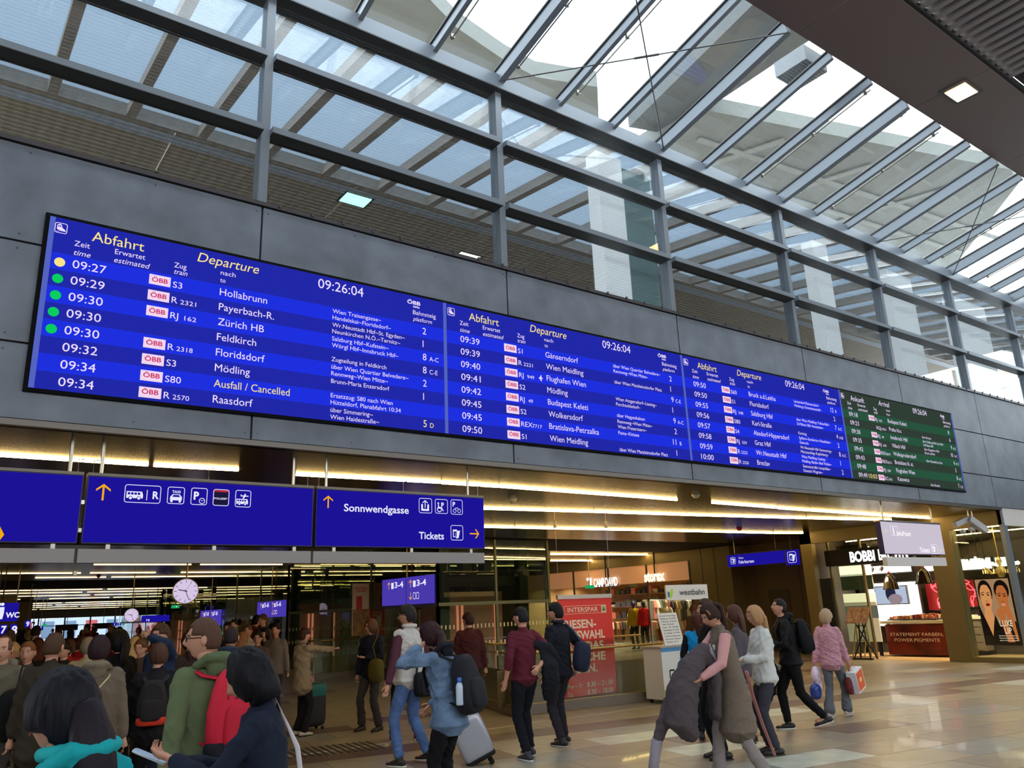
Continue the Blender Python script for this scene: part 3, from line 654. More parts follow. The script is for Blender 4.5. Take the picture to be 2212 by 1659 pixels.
flat(wh, [(a[0]+.06,a[1]+.05),(a[0]+.075,a[1]+.09),(a[0]+.115,a[1]+.09),(a[0]+.13,a[1]+.05),(a[0]+.112,a[1]+.083),(a[0]+.08,a[1]+.083)], org, UX, UZ)
a = frame(974,1135,1000,1167); ticket(wh, bl, a[0], a[1], .17, org, UX, UZ)
wh.build('lettering', E_sw, e); orr.build('arrow', E_so, e); bl.build('pictogram_details', E_sb, e)
cab = MB()
for k,z in enumerate((2.9,2.62,2.2)): cab.box((1.245,9.02,z-.02),(1.275,9.1,z+.02))
o = cab.build('sign_clamps', M_chrome); tag(o, 'small shiny clamps in the gap between the left two blue signs', 'clamp')

# InfoPoint sign, daylight reflection painted into its pale colours
X_, XE = 16.15, 18.67
e = empty('info_sign', (17.4,YS,ZS0-.2), 'washed-out lilac hanging sign reading InfoPoint and Tickets', 'sign')
E_lil = emis('lilac_glare_face', (205,196,212), .96)
MB().box((X_,YS,ZS0),(XE,YS+.12,ZS1)).build('light_box', mat('sign_side', (26,20,90), .5), e)
MB().box((X_+.01,YS-.006,ZS0+.01),(XE-.01,YS,ZS1-.01)).build('face', E_lil, e)
MB().box((X_,YS-.012,ZS1),(XE,YS+.13,ZS1+.03)).build('top_rail', M_chrome, e)
MB().box((X_+.04,YS,ZS0-.24),(XE,YS+.1,ZS0-.06)).build('grey_panel', mat('pale_panel', (215,210,208), .5), e)
for x in (X_+.2,XE-.25): MB().tube([(x,YS+.03,ZS1),(x,YS+.03,ZC)], .016, 8).build('rod', M_chrome, e)
for x in (X_+.4,(X_+XE)/2,XE-.3): MB().box((x-.03,YS+.03,ZS0-.07),(x+.03,YS+.07,ZS0)).build('bracket', M_chrome, e)
wh = MB(); x, z = W(1938,1157); letter(wh, 'InfoPoint', org+Vector((x,0,z)), UX, UZ, .1, width=W(1968,1157)[0]-x, bold=.01)
x, z = W(1988,1193); letter(wh, 'Tickets', org+Vector((x,0,z)), UX, UZ, .1, width=W(2009,1193)[0]-x, bold=.01)
a = frame(1926,1137,1938,1157); letter(wh, 'i', org+Vector((a[0]+.09,0,a[1]+.03)), UX, UZ, .15, bold=.04); a = frame(2014,1176,2024,1196)
bl = MB(); ticket(wh, bl, a[0], a[1], .2, org, UX, UZ); wh.build('lettering', emis('sign_glow_white', (255,250,255), 1.1), e); bl.build('pictogram_details', E_lil, e)
yy = MB(); x, z = W(1915,1147); arrow(yy, x, z, .15, org, UX, UZ, 180); x, z = W(2031,1188); arrow(yy, x, z, .15, org, UX, UZ, 0); yy.build('arrow', emis('pale_yellow', (225,215,170), 1.), e)

# ticket signs on the right, across the passage
UY = Vector((0,-1,0)); XF = 21.6
e = empty('ticket_sign', (XF,16.4,2.75), 'long narrow blue sign reading Tickets Fahrkarten over the niche', 'sign')
MB().box((XF,15.35,2.76),(XF+.1,17.48,3.13)).build('face', E_sb, e); MB().box((XF-.01,15.33,3.13),(XF+.11,17.5,3.16)).build('top_rail', M_chrome, e)
for y in (15.6,17.2): MB().tube([(XF+.05,y,3.15),(XF+.05,y,ZC)], .014, 6).build('rod', M_chrome, e)
wh = MB(); bl = MB(); og = Vector((XF-.006,17.48,0)); letter(wh, 'Tickets', og+Vector((0,-.45,2.99)), UY, UZ, .06, width=.2); letter(wh, 'Fahrkarten', og+Vector((0,-.45,2.84)), UY, UZ, .1, width=.6, bold=.01)
rring(wh, .12, 2.84, .33, 3.06, .01, og, UY, UZ); ticket(wh, bl, .12, 2.84, .22, og, UY, UZ); wh.build('lettering', E_sw, e); bl.build('pictogram_details', E_sb, e)
e = empty('ticket_sign', (XF,15.05,2.67), 'small square blue ticket pictogram sign beside the long one', 'sign')
MB().box((XF,14.82,2.67),(XF+.1,15.24,3.12)).build('face', E_sb, e); MB().box((XF+.02,15.24,2.66),(XF+.12,15.28,3.14)).build('side_frame', M_chrome, e)
MB().tube([(XF+.05,15.05,3.12),(XF+.05,15.05,ZC)], .014, 6).build('rod', M_chrome, e)
wh = MB(); bl = MB(); og = Vector((XF-.006,15.22,2.70)); rring(wh, .05, .03, .36, .37, .012, og, UY, UZ); ticket(wh, bl, .05, .03, .33, og, UY, UZ); wh.build('lettering', E_sw, e); bl.build('pictogram_details', E_sb, e)

# station clocks
def clock(c, r, label):
    c = Vector(c); e = empty('station_clock', c, label, 'clock', 'round station clocks')
    d = Vector((0,-1,0)).lerp(Vector((-c.x,-c.y,0)).normalized(), 1.0).normalized(); ux = Vector((-d.y,d.x,0)); ux = ux if ux.x > 0 else -ux
    b = MB(); b.tube([c-d*.05,c+d*.05], r+.02, 32); b.build('case', M_chrome, e)
    fc = MB(); disc(fc, 0, 0, r, c+d*.052, ux, UZ, 40); fc.build('dial', emis('dial_lilac', (214,196,228), 1.), e)
    h = MB()
    for k in range(12):
        a = math.radians(30*k); s_, c_ = math.sin(a), math.cos(a); w_ = r*.02
        flat(h, [(s_*r*.72-c_*w_, c_*r*.72+s_*w_),(s_*r*.72+c_*w_, c_*r*.72-s_*w_),(s_*r*.93+c_*w_, c_*r*.93-s_*w_),(s_*r*.93-c_*w_, c_*r*.93+s_*w_)], c+d*.055, ux, UZ)
    for a,l,w_ in ((math.radians(283),.6,.035),(math.radians(157),.85,.025)):
        s_, c_ = math.sin(a), math.cos(a); w_ *= r
        flat(h, [(-s_*r*.15-c_*w_, -c_*r*.15+s_*w_),(-s_*r*.15+c_*w_, -c_*r*.15-s_*w_),(s_*r*l+c_*w_, c_*r*l-s_*w_),(s_*r*l-c_*w_, c_*r*l+s_*w_)], c+d*.057, ux, UZ)
    h.build('hands_and_marks', mat('clock_dark', (40,34,70), .6), e)
    h = MB(); a = math.radians(30); s_, c_ = math.sin(a), math.cos(a); w_ = r*.01
    flat(h, [(-c_*w_, s_*w_),(c_*w_, -s_*w_),(s_*r*.85+c_*w_, c_*r*.85-s_*w_),(s_*r*.85-c_*w_, c_*r*.85+s_*w_)], c+d*.059, ux, UZ); h.build('second_hand', mat('clock_red', (150,30,40), .6), e)
    MB().tube([c+Vector((0,0,r)),Vector((c.x,c.y,ZC))], .02, 8).build('hanger', M_gold, e)
clock(AY(401,1277,20), .27, 'large round station clock hanging left of the glass lift')
clock(AY(284,1329,34), .24, 'smaller round station clock deeper in the passage')
# CCTV camera by the right end of the opening
p = AY(2105,1135,8.95); e = empty('security_camera', p, 'pair of grey surveillance cameras on rods under the wall edge at right', 'camera')
MB().tube([(p.x-.18,8.97,3.0),(p.x-.18,8.97,ZC)], .014, 6).build('rod', M_chrome, e); MB().tube([(p.x+.02,8.97,3.0),(p.x+.02,8.97,ZC)], .014, 6).build('rod', M_chrome, e)
M_cam = mat('camera_grey', (170,172,175), .4)
a = AY(2092,1120,8.93); b = AY(2128,1146,8.80); MB().bar(a, b, .14, .15).build('camera_body', M_cam, e); MB().bar(a+(b-a)*1.0, b+(b-a)*.06, .1, .1).build('lens_hood', M_black, e)
a = AY(2088,1122,9.0); b = AY(2062,1134,9.12); MB().bar(a, b, .13, .12).build('camera_body', M_cam, e)
MB().ball(AY(2098,1143,8.97), (.11,.07,.06)).build('bracket_joint', M_cam, e, smooth=True); MB().ball(AY(2080,1148,8.97), (.09,.06,.05)).build('bracket_joint', M_cam, e, smooth=True)
# platform number and wc signs at far left
def bluebox(name, u0,v0,u1,v1, y, txts, label, m=None):
    a = AY(u0,v1,y); b = AY(u1,v0,y); e = empty(name, ((a.x+b.x)/2,y,a.z), label, 'sign')
    MB().box((a.x,y,a.z),(b.x,y+.1,b.z)).build('face', m or E_sb, e); wh = MB()
    MB().tube([((a.x+b.x)/2,y+.05,b.z),((a.x+b.x)/2,y+.05,ZC)], .02, 6).build('rod', M_chrome, e)
    for t,fx,fz,cap in txts:
        letter(wh, t, (a.x+fx*(b.x-a.x), y-.01, a.z+fz*(b.z-a.z)), UX, UZ, cap*(b.z-a.z), bold=.03)
    if wh.v: wh.build('lettering', E_sw, e)
    return e, a, b
e, a, b = bluebox('toilet_sign', -60,1302,42,1345, 25., [('WC',.72,.2,.28)], 'blue WC sign with two white figures at the far left edge')
wh = MB()
for q_ in (.545,.62): 
    x = a.x+q_*(b.x-a.x); disc(wh, x, a.z+.43, .04, (0,24.98,0), UX, UZ); flat(wh, [(x-.05,a.z+.36),(x+.05,a.z+.36),(x+.05,a.z+.2),(x+.03,a.z+.06),(x-.03,a.z+.06),(x-.05,a.z+.2)], (0,24.98,0), UX, UZ)
wh.build('toilet_figures', E_sw, e)
bluebox('platform_sign', -20,1349,16,1372, 27., [('7',.62,.15,.7)], 'blue platform 7 sign cut by the left edge')
bluebox('platform_sign', 20,1348,37,1374, 30., [('8',.2,.15,.68)], 'blue platform 8 sign under the WC sign')
bluebox('platform_sign', 53,1340,67,1355, 40., [('9',.2,.15,.68)], 'blue platform 9 sign right of platform 8')
bluebox('platform_sign', 68,1343,76,1358, 48., [('10',.05,.15,.6)], 'dark platform 10 sign, narrow', mat('dim_sign', (24,20,60), .5))
bluebox('platform_sign', 80,1352,94,1362, 56., [('12',.1,.15,.7)], 'small blue platform 12 sign, farthest of the numbers')
bluebox('exit_display', 119,1348,169,1363, 70., [], 'left one of two long dark blue displays before the bright exit', mat('navy_display', (34,30,84), .5))
bluebox('exit_display', 199,1345,246,1359, 70., [], 'right one of two long dark blue displays before the bright exit', mat('navy_display', (34,30,84), .5))
bluebox('way_sign', 306,1328,367,1344, 45., [('7 8',.15,.12,.3)], 'blue sign with rounded top beside the small clock')
bluebox('info_cube', 244,1345,253,1352, 66., [('i',.3,.15,.7)], 'tiny blue info sign before the exit')
bluebox('info_cube', 254,1345,262,1352, 66., [('?',.3,.15,.7)], 'tiny blue question sign right of the info sign')
E_gn = emis('exit_green', (20,150,90), 1.2)
bluebox('exit_sign', 263,1344,270,1351, 66., [], 'tiny green escape sign right of the blue ones', E_gn)
bluebox('exit_sign', 371,1307,388,1314, 40., [('<',.5,.2,.6)], 'green escape sign with arrow under the large clock', E_gn)
bluebox('exit_sign', 91,1348,101,1354, 60., [], 'green escape sign over platform 12', E_gn)
def lamp(p, en, col, parent, size=.25):
    l = bpy.data.lights.new('shop_lamp', 'AREA'); l.energy = en; l.color = col; l.size = size; l.spread = 2.4
    o = bpy.data.objects.new('lamp_light', l); COL.objects.link(o); o.parent = parent; o.location = Vector(p)-ORG[parent.name]
# ================================================================== GLASS LIFT BLOCKS, BALUSTRADE
M_lg = pane('lift_glass', .05, (.62,.68,.58)); M_cg = pane('clear_glass', .02, (.86,.92,.86))
M_gfr = mat('green_grey_frame', (92,100,78), .4, .3); M_gs = mat('green_dark_steel', (44,54,40), .4, .3)
def liftblock(x0, x1, y0, y1, label, sgn):
    e = empty('glass_lift', ((x0+x1)/2,(y0+y1)/2,0), label, 'lift')
    zt_ = ZC-.035; zb_ = 1.93
    for (a,b) in (((x0,y0),(x1,y0)),((x0,y0),(x0,y1)),((x1,y0),(x1,y1))):
        n = 2 if a[1] == b[1] else max(2, int((y1-y0)/2.8))
        for k in range(n):
            A = Vector((a[0]+(b[0]-a[0])*k/n, a[1]+(b[1]-a[1])*k/n, 0)); B = Vector((a[0]+(b[0]-a[0])*(k+1)/n, a[1]+(b[1]-a[1])*(k+1)/n, 0))
            d_ = (B-A).normalized()*.02; nn = Vector((-d_.y,d_.x,0))
            for za,zb in ((.1,zb_-.08),(zb_,zt_)):
                MB().slab([A+d_+Vector((0,0,za)),B-d_+Vector((0,0,za)),B-d_+Vector((0,0,zb)),A+d_+Vector((0,0,zb))], nn*.8).build('glass_pane', M_lg if za > 1 else M_cg, e)
            MB().box((A.x-.03,A.y-.03,0),(A.x+.03,A.y+.03,zt_)).build('post', M_gfr, e)
        MB().bar((a[0],a[1],zb_-.04),(b[0],b[1],zb_-.04), .08, .08).build('transom', M_gfr, e)
    dots = MB()
    for z in (1.28,.85):
        x = x0+.08
        while x < x1-.05: dots.box((x,y0-.006,z),(x+.035,y0-.003,z+.1)); x += .12
        y = y0+.1
        while y < y1: dots.box((x0-.006,y,z),(x0-.003,y+.035,z+.1)); y += .12
    dots.build('safety_dots', mat('etched_dots', (200,196,165), .6), e)['kind'] = 'stuff'
    # steelwork and machinery inside
    for (x,y) in ((x0+.5,y0+.6),(x1-.5,y0+.6),(x0+.6,y0+2.6),(x1-.6,y0+3.)):
        MB().box((x-.14,y-.12,0),(x+.14,y+.12,zt_)).build('steel_column', M_gs, e)
    MB().box((x0+.3,y0+.7,2.35),(x1-.3,y0+.9,2.6)).build('steel_beam', M_gs, e)
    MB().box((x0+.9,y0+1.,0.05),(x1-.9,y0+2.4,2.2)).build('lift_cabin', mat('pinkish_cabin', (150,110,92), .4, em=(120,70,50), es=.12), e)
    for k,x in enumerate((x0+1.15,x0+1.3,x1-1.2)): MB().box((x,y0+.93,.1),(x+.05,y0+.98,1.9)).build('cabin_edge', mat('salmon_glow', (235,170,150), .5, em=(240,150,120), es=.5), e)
    for k in range(3): MB().box((x0+.7+k*.7,y0+1.,2.7),(x0+1.0+k*.7,y0+1.3,3.0)).build('machine_box', mat('machine_grey', (120,116,108), .5), e)
    return e
liftblock(10.66, 14.24, 17.8, 25.2, 'large glass lift enclosure behind the balustrade, nearest one', 1)
liftblock(10.66, 14.0, 28.0, 36.5, 'second glass enclosure behind the first, left of it', 1)
liftblock(10.66, 14.0, 46, 56, 'third glass enclosure farther down the passage', 1)
# signs on the sides of the lift blocks
E_vio = emis('violet_sign_face', (72,56,170), 1.)
def sidesign(y0, y1, z0, z1, txt, label, x=10.60):
    e = empty('platform_sign', (x,(y0+y1)/2,z0), label, 'sign')
    MB().box((x-.06,y0,z0),(x,y1,z1)).build('light_box', E_vio, e); MB().box((x-.064,(y0+y1)/2-.008,z0),(x-.06,(y0+y1)/2+.008,z1)).build('joint', M_dark, e)
    wh = MB(); og = MB(); L = y1-y0
    for k,f in enumerate((.12,.56)):
        o = Vector((x-.066,y1,z0)); 
        arrow(og, (f+.03)*L, .75*(z1-z0), .2, o, UY, UZ, 90)
        letter(wh, txt, o+Vector((0,-(f+.15)*L,.65*(z1-z0))), UY, UZ, .15, width=.28*L*.5+.1, bold=.02)
        flat(wh, [((f+.08)*L,.62*(z1-z0)),((f+.13)*L,.62*(z1-z0)),((f+.13)*L,.85*(z1-z0)),((f+.08)*L,.85*(z1-z0))], o, UY, UZ)
    arrow(og, .59*L, .3*(z1-z0), .2, o, UY, UZ, -90)
    for q in (.64,.70): rring(wh, q*L, .18*(z1-z0), (q+.05)*L, .42*(z1-z0), .015, o, UY, UZ)
    wh.build('lettering', E_sw, e); og.build('arrows', E_so, e)
    MB().tube([(x-.03,(y0+y1)/2,z1),(x-.03,(y0+y1)/2,ZC)], .02, 6).build('rod', M_gold, e)
sidesign(17.85, 20.6, 1.93, 2.63, '3-4', 'violet-blue sign reading 3-4 on the side of the nearest glass lift')
sidesign(28.0, 30.8, 1.78, 2.34, '5-6', 'violet-blue sign reading 5-6 on the second glass enclosure')
sidesign(35.4, 38.3, 1.55, 2.2, '7-8', 'small violet-blue sign on the third block, half hidden by the hoodie man')
# poster banner with four fields
e = empty('poster_banner', (11.3,23,1.1), 'tall banner of white, red and photo fields hanging beside the 3-4 sign', 'poster')
px0, px1, pz0, pz1 = 10.0, 11.02, 1.17, 2.54
y_ = 21.5; a = AY(760,1374,y_); b = AY(832,1259,y_); px0, px1, pz0, pz1 = a.x, b.x, a.z, b.z; mx, mz = (px0+px1)/2, (pz0+pz1)/2
MB().box((px0,y_,pz0),(px1,y_+.03,pz1)).build('cloth', mat('banner_cream', (214,200,168), .7), e)
MB().tube([(px0,y_,pz1),(px1,y_,pz1)], .015).build('top_rod', M_chrome, e)
for c,q in (((190,40,34),(mx,pz0,px1,mz)),((96,70,46),(mx,mz,px1,pz1-.02)),((150,110,60),(px0+.02,pz0,mx,mz))):
    MB().box((q[0],y_-.004,q[1]),(q[2]-.01,y_,q[3])).build('print_field', mat('print_%d' % c[0], c, .6, var=.5 if c[0] != 190 else 0, vscale=6), e)
rd = MB(); wh = MB(); bk = MB()
letter(rd, 'DIE OFFIZIELLE', (px0+.08,y_-.006,pz1-.16), UX, UZ, .05, width=.38, bold=.03); letter(rd, 'WIEN-KARTE', (px0+.11,y_-.006,pz1-.24), UX, UZ, .05, width=.32, bold=.03)
MB().box((px0+.12,y_-.006,pz1-.72),(px0+.3,y_-.002,pz1-.36)).build('red_card', mat('card_red', (200,50,40), .5), e)
letter(wh, 'THE OFFICIAL', (mx+.08,y_-.007,mz-.14), UX, UZ, .05, width=.34, bold=.03); letter(wh, 'VIENNA CARD', (mx+.08,y_-.007,mz-.21), UX, UZ, .05, width=.34, bold=.03)
MB().box((mx+.24,y_-.007,pz0+.22),(mx+.4,y_-.003,pz0+.52)).build('white_card', mat('card_white', (222,205,180), .5), e)
for k in range(6): bk.tube([(mx+.2,y_-.006,mz+.4),(px1-.02,y_-.006,mz+.06+k*.11)], .006, 4)
bk.ball((mx+.2,y_-.006,mz+.14), (.07,.004,.09)); bk.ball((mx+.26,y_-.006,mz+.42), (.05,.004,.07)); bk.build('photo_figures', mat('photo_dark', (40,28,20), .7), e)
rd.build('red_lettering', mat('card_red', (200,50,40), .5), e); wh.build('white_lettering', mat('card_white', (222,205,180), .5), e)
# escalator well balustrade in front
e = empty('glass_balustrade', (9.8,11.2,0), 'low glass balustrade with brass handrails around the stairwell', 'railing')
path = [(8.75,13.2),(8.18,11.30),(11.35,10.95)]
path2 = [(8.75,13.2),(9.4,17.3),(10.6,17.5)]
M_kick = mat('grey_plinth', (120,112,100), .4, .3)
def rail_run(a, b, n):
    for k in range(n):
        A = Vector((a[0]+(b[0]-a[0])*k/n, a[1]+(b[1]-a[1])*k/n, 0)); B = Vector((a[0]+(b[0]-a[0])*(k+1)/n, a[1]+(b[1]-a[1])*(k+1)/n, 0)); d_ = (B-A).normalized(); nn = Vector((-d_.y,d_.x,0))*.012
        MB().slab([A+d_*.008+Vector((0,0,.17)),B-d_*.008+Vector((0,0,.17)),B-d_*.008+Vector((0,0,1.13)),A+d_*.008+Vector((0,0,1.13))], nn).build('glass_pane', M_cg, e)
        MB().bar(A+Vector((0,0,.09)), B+Vector((0,0,.09)), .06, .16).build('plinth', M_kick, e)
        MB().bar(A+Vector((0,0,.175)), B+Vector((0,0,.175)), .07, .012).build('plinth_cap', M_gold, e)
        oy = Vector((0,.45,0)) if a[1] < 12 else nn*2
        MB().bar(A+Vector((0,0,.40))+oy, B+Vector((0,0,.40))+oy, .015, .6).build('lower_fill', mat('tan_fill_panel', (120,102,70), .5, .1), e) if a[1] > 12 or True and k >= 0 and n != 1 else None
    a, b = Vector((*a,0)), Vector((*b,0)); MB().tube([a+Vector((0,-.05,.98)),b+Vector((0,-.05,.98))], .022, 10).build('handrail', M_gold, e, smooth=True)
    dd = Vector((0,.5,0)); MB().tube([a+dd+Vector((0,0,1.13)),b+dd+Vector((0,0,1.13))], .018, 10).build('far_handrail', M_gold, e, smooth=True)
rail_run(path[0], path[1], 1); rail_run(path[1], path[2], 3); rail_run(path2[0], path2[1], 3)
dots = MB(); x = 8.3
while x < 11.2: y = 11.32+.6-(x-8.2)*.11; dots.box((x,y,.93),(x+.03,y+.004,1.02)); x += .11
dots.build('safety_dots', mat('etched_dots', (200,196,165), .6), e)['kind'] = 'stuff'
e = empty('glass_balustrade', (9.9,23.4,0), 'farther low glass screen behind the woman with the green bag', 'railing')
for a,b in ((9.35,10.2),(10.2,11.05)):
    MB().box((a+.01,22.9,.15),(b-.01,22.92,1.15)).build('glass_pane', M_cg, e); MB().box((a+.01,22.95,.15),(b-.01,22.96,.6)).build('lower_fill', mat('tan_fill_panel', (120,102,70), .5), e)
MB().box((9.33,22.88,0),(9.37,22.94,1.2)).build('post', M_black, e); MB().box((9.3,22.86,0),(11.1,22.96,.14)).build('plinth', M_kick, e)
MB().tube([(9.3,22.85,1.05),(11.1,22.85,1.05)], .025).build('handrail', M_gold, e, smooth=True)
# red banner
e = empty('red_banner', (9.8,11.22,.09), 'tall red roll-up banner with supermarket lettering and opening hours', 'banner')
yb = 11.22; P0 = AY(1237,1521,yb); P1 = AY(1336,1508,yb); P2 = AY(1321,1288,yb); P3 = AY(1205,1290,yb)
bx0, bx1 = 9.17, 10.43; bz0, bz1 = .2, 1.83
MB().slab([(bx0,yb,bz0),(bx1,yb-.0,bz0),(bx1,yb-.0,bz1),(bx0,yb,bz1)], (0,.02,0)).build('cloth', mat('banner_red', (196,44,34), .6, em=(190,30,20), es=.10), e)
MB().box((bx0-.02,yb-.02,bz1),(bx1+.01,yb+.03,bz1+.07)).build('top_bar', mat('aluminium', (180,170,160), .4, .5), e)
wh = MB(); gg = MB(); YW = yb-.006
letter(wh, 'INTERSPAR', (bx0+.2,YW,1.60), UX, UZ, .08, width=.72, bold=.01); rring(wh, .12, 1.57, 1.12, 1.71, .012, (bx0,YW,0), UX, UZ, .05)
flat(wh, [(1.0,1.575),(1.115,1.575),(1.115,1.705),(1.0,1.705)], (bx0,YW,0), UX, UZ); ring(gg, 1.058, 1.64, .05, .01, (bx0,YW-.003,0), UX, UZ); flat(gg, [(1.02,1.61),(1.096,1.61),(1.058,1.68)], (bx0,YW-.003,0), UX, UZ)
for k,t in enumerate(('RIESEN-','AUSWAHL','FÜR DAS','FRISCHE','LEBEN.')): letter(wh, t, (bx0+.1,YW,1.33-k*.187), UX, UZ, .135, width=(.75,.95,.9,.93,.72)[k], bold=.03)
letter(wh, 'Mo – Fr', (bx0+.1,YW,.34), UX, UZ, .075, width=.36, bold=.01); letter(wh, '8.30 – 21.00', (bx0+.55,YW,.34), UX, UZ, .08, width=.62, bold=.02)
letter(wh, 'Sa', (bx0+.1,YW,.21), UX, UZ, .075, width=.12, bold=.01); letter(wh, '8.30 – 18.00', (bx0+.55,YW,.21), UX, UZ, .08, width=.62, bold=.02)
wh.build('lettering', mat('banner_cream_print', (225,205,180), .6), e); gg.build('tree_mark', mat('tree_green', (30,110,50), .6), e)
for x,l in ((9.05,'left'),(10.15,'right')):        # white ballast cylinders on cables above the banner
    p = AY(1199 if l == 'left' else 1309,1133,11.3); c_ = empty('hanging_weight', p, '%s one of two small white cylinders hanging from the ceiling over the banner' % l, 'weight')
    MB().tube([p-Vector((0,0,.06)),p+Vector((0,0,.06))], .03, 12).build('cylinder', mat('cream_plastic', (225,215,190), .5), c_, smooth=True)
    MB().tube([p+Vector((0,0,.06)),Vector((p.x,p.y,ZC))], .004, 4).build('cable', M_chrome, c_); MB().tube([p-Vector((0,0,.06)),Vector((p.x,p.y,1.9))], .003, 4).build('cable', M_chrome, c_)

# ================================================================== SHOPS ON THE RIGHT
XS = 21.27
sh = empty('wall_right', (XS,11.5,0), kind='structure')
MB().box((XS,14.08,0),(XS+.2,14.45,ZC)).build('pier', M_olive, sh)
MB().box((XS,8.76,3.22),(XS+.2,14.45,ZC)).build('header', M_olive, sh)
MB().box((XS,10.05,0),(XS+.35,10.62,3.22)).build('pier', M_olive, sh)
MB().box((XS,8.78,0),(XS+.3,10.05,.12)).build('sill', M_olive, sh)
MB().box((XS,8.74,0),(XS+.1,8.84,ZB)).build('corner_post', M_steel, sh)
MB().box((XS+.1,8.84,.12),(XS+.12,10.05,3.22)).build('glass_pane', M_cg, sh)
MB().box((XS+.2,14.3,0),(27,14.45,ZC)).build('side_wall', mat('shop_charcoal', (52,44,40), .6), sh)
MB().box((27,8.9,0),(27.2,14.45,ZC)).build('back_wall', mat('shop_charcoal', (52,44,40), .6), sh)
MB().box((XS+.2,8.9,3.5),(27,14.4,3.55)).build('shop_ceiling', M_black, sh)
MB().box((XS,8.9,0),(27,14.3,.004)).build('shop_floor', mat('shop_floor_warm', (170,140,95), .3), sh)
# front glazing right of the corner, in the line of the big wall
rw = empty('window_14', (23,8.75,0), kind='structure')
MB().box((XS+.1,8.74,3.2),(34,8.85,ZB)).build('white_header', mat('white_grey_panel', (205,200,196), .5), rw)
MB().box((XS+.1,8.74,0),(XS+.22,8.85,3.2)).build('jamb', M_steel, rw)
MB().box((XS+.22,8.78,0),(27,8.8,3.2)).build('pane', M_cg, rw)
MB().box((27,8.75,0),(34,8.9,3.2)).build('solid_bay', M_dark, rw)
E_wht = emis('shop_light_white', (255,246,230), 2.6)
XP = 23.7
def panelx(name, label, u0,v0,u1,v1, x, m, th=.08, cat='panel', glowframe=None):
    a = AX(u0,v1,x); b = AX(u1,v0,x); e = empty(name, (x,(a.y+b.y)/2,a.z), label, cat)
    MB().box((x,b.y,a.z),(x+th,a.y,b.z)).build('face', m, e)
    MB().box((x+.01,b.y-.03,a.z-.03),(x+th+.02,a.y+.03,b.z+.03)).build('frame', M_dark, e)
    return e, a, b
panelx('light_panel','large glowing white wall panel behind the make-up counter',1882,1256,1980,1352,XP,E_wht)
panelx('light_panel','narrow glowing white panel above the shop sign lamps',1876,1218,1966,1240,XP,E_wht)
panelx('light_panel','small glowing panel right of the pendant lamps',1998,1218,2038,1234,XP,E_wht)
panelx('light_panel','glowing panel high behind the side window',2074,1204,2138,1232,XP,E_wht)
panelx('light_panel','glowing panel at the right end of the shop',2152,1202,2186,1224,XP,E_wht)
e, a, b = panelx('television','flat screen with a pale blue picture of a dark-haired head on the white panel',1895,1266,1955,1305,XP-.08,emis('tv_pale_blue',(176,190,214),1.), cat='television')
t_ = MB(); t_.ball((XP-.085,(a.y+b.y)/2,(a.z+b.z)/2+.05), (.003,.16,.24)); t_.build('picture_hair', emis('tv_dark',(38,40,66),1.), e)
t_ = MB(); t_.ball((XP-.087,(a.y+b.y)/2-.12,a.z+.13), (.003,.22,.15)); t_.build('picture_hand', emis('tv_skin',(150,132,140),1.), e)
# shop sign
e = empty('shop_sign', (XS+.35,12.3,2.7), 'black fascia with large glowing white capital letters', 'sign')
x_ = 21.75; a = AX(1828,1228,x_); b = AX(2060,1196,x_)
MB().box((x_,10.6,2.55),(x_+.25,14.0,3.0)).build('fascia', M_black, e)
a = AX(1839,1222,x_); b = AX(1893,1219,x_); wh = MB(); letter(wh, 'BOBBI', (x_-.01,a.y,2.63), UY, UZ, .27, width=a.y-b.y, bold=.04)
a2 = AX(1901,1219,x_); letter(wh, 'BROWN', (x_-.01,a2.y,2.63), UY, UZ, .27, width=(a.y-b.y)*1.1, bold=.04); wh.build('lettering', emis('glow_letters',(255,250,250),2.), e)
# pendant bells
for (u,v,r,lab) in ((1920,1239,.22,'left one of two glossy black bell lamps in the shop'),(1992,1226,.25,'right one of two glossy black bell lamps, higher')):
    x = 22.9; t = AX(u,v,x); e = empty('pendant_lamp', t-Vector((0,0,.45)), lab, 'lamp', 'black bell pendant lamps')
    MB().lathe([(.001,0),(.05,-.0),(.09,-.05),(.15,-.14),(.19,-.28),(r,-.42),(r+.01,-.45),(r-.01,-.45),(.17,-.28),(.03,-.05)], t, 24).build('shade', mat('gloss_black_brass', (38,30,18), .12, .6), e, smooth=True)
    MB().tube([t,t+Vector((0,0,.06))], .035).build('cap', mat('red_cap',(170,40,40),.4), e); MB().tube([t+Vector((0,0,.05)),Vector((t.x,t.y,3.5))], .006, 6).build('cord', M_dark, e)
    MB().ball(t-Vector((0,0,.36)), .05).build('bulb', emis('bulb_warm',(255,220,160),8.), e, smooth=True)
# counter
xc = 22.6; a = AX(1908,1420,xc); b = AX(2030,1420,xc); A = AX(1905,1362,xc)
ya, yb_ = 12.95, 11.1
e = empty('makeup_counter', (xc+.4,(ya+yb_)/2,0), 'shop counter with dark red printed front and pale worktop', 'counter')
MB().box((xc,yb_,.05),(xc+.7,ya,.86)).build('front_panel', mat('dark_red_print', (96,26,18), .35, var=.75, vscale=1.6), e)
MB().box((xc-.1,yb_-.12,.88),(xc+.85,ya+.35,.96)).build('worktop', mat('pale_worktop', (205,200,180), .3), e)
for y in (yb_-.1,ya+.28): 
    for x in (xc+.05,xc+.65): MB().box((x,y-.04,0),(x+.07,y+.04,.88)).build('leg', M_black, e)
wh = MB(); letter(wh, 'STATEMENT FARBEN,', (xc-.005,ya-.12,.55), UY, UZ, .085, width=1.5); letter(wh, 'POWER.PIGMENTE', (xc-.005,ya-.22,.40), UY, UZ, .085, width=1.28); wh.build('lettering', mat('counter_print', (235,212,198), .5), e)
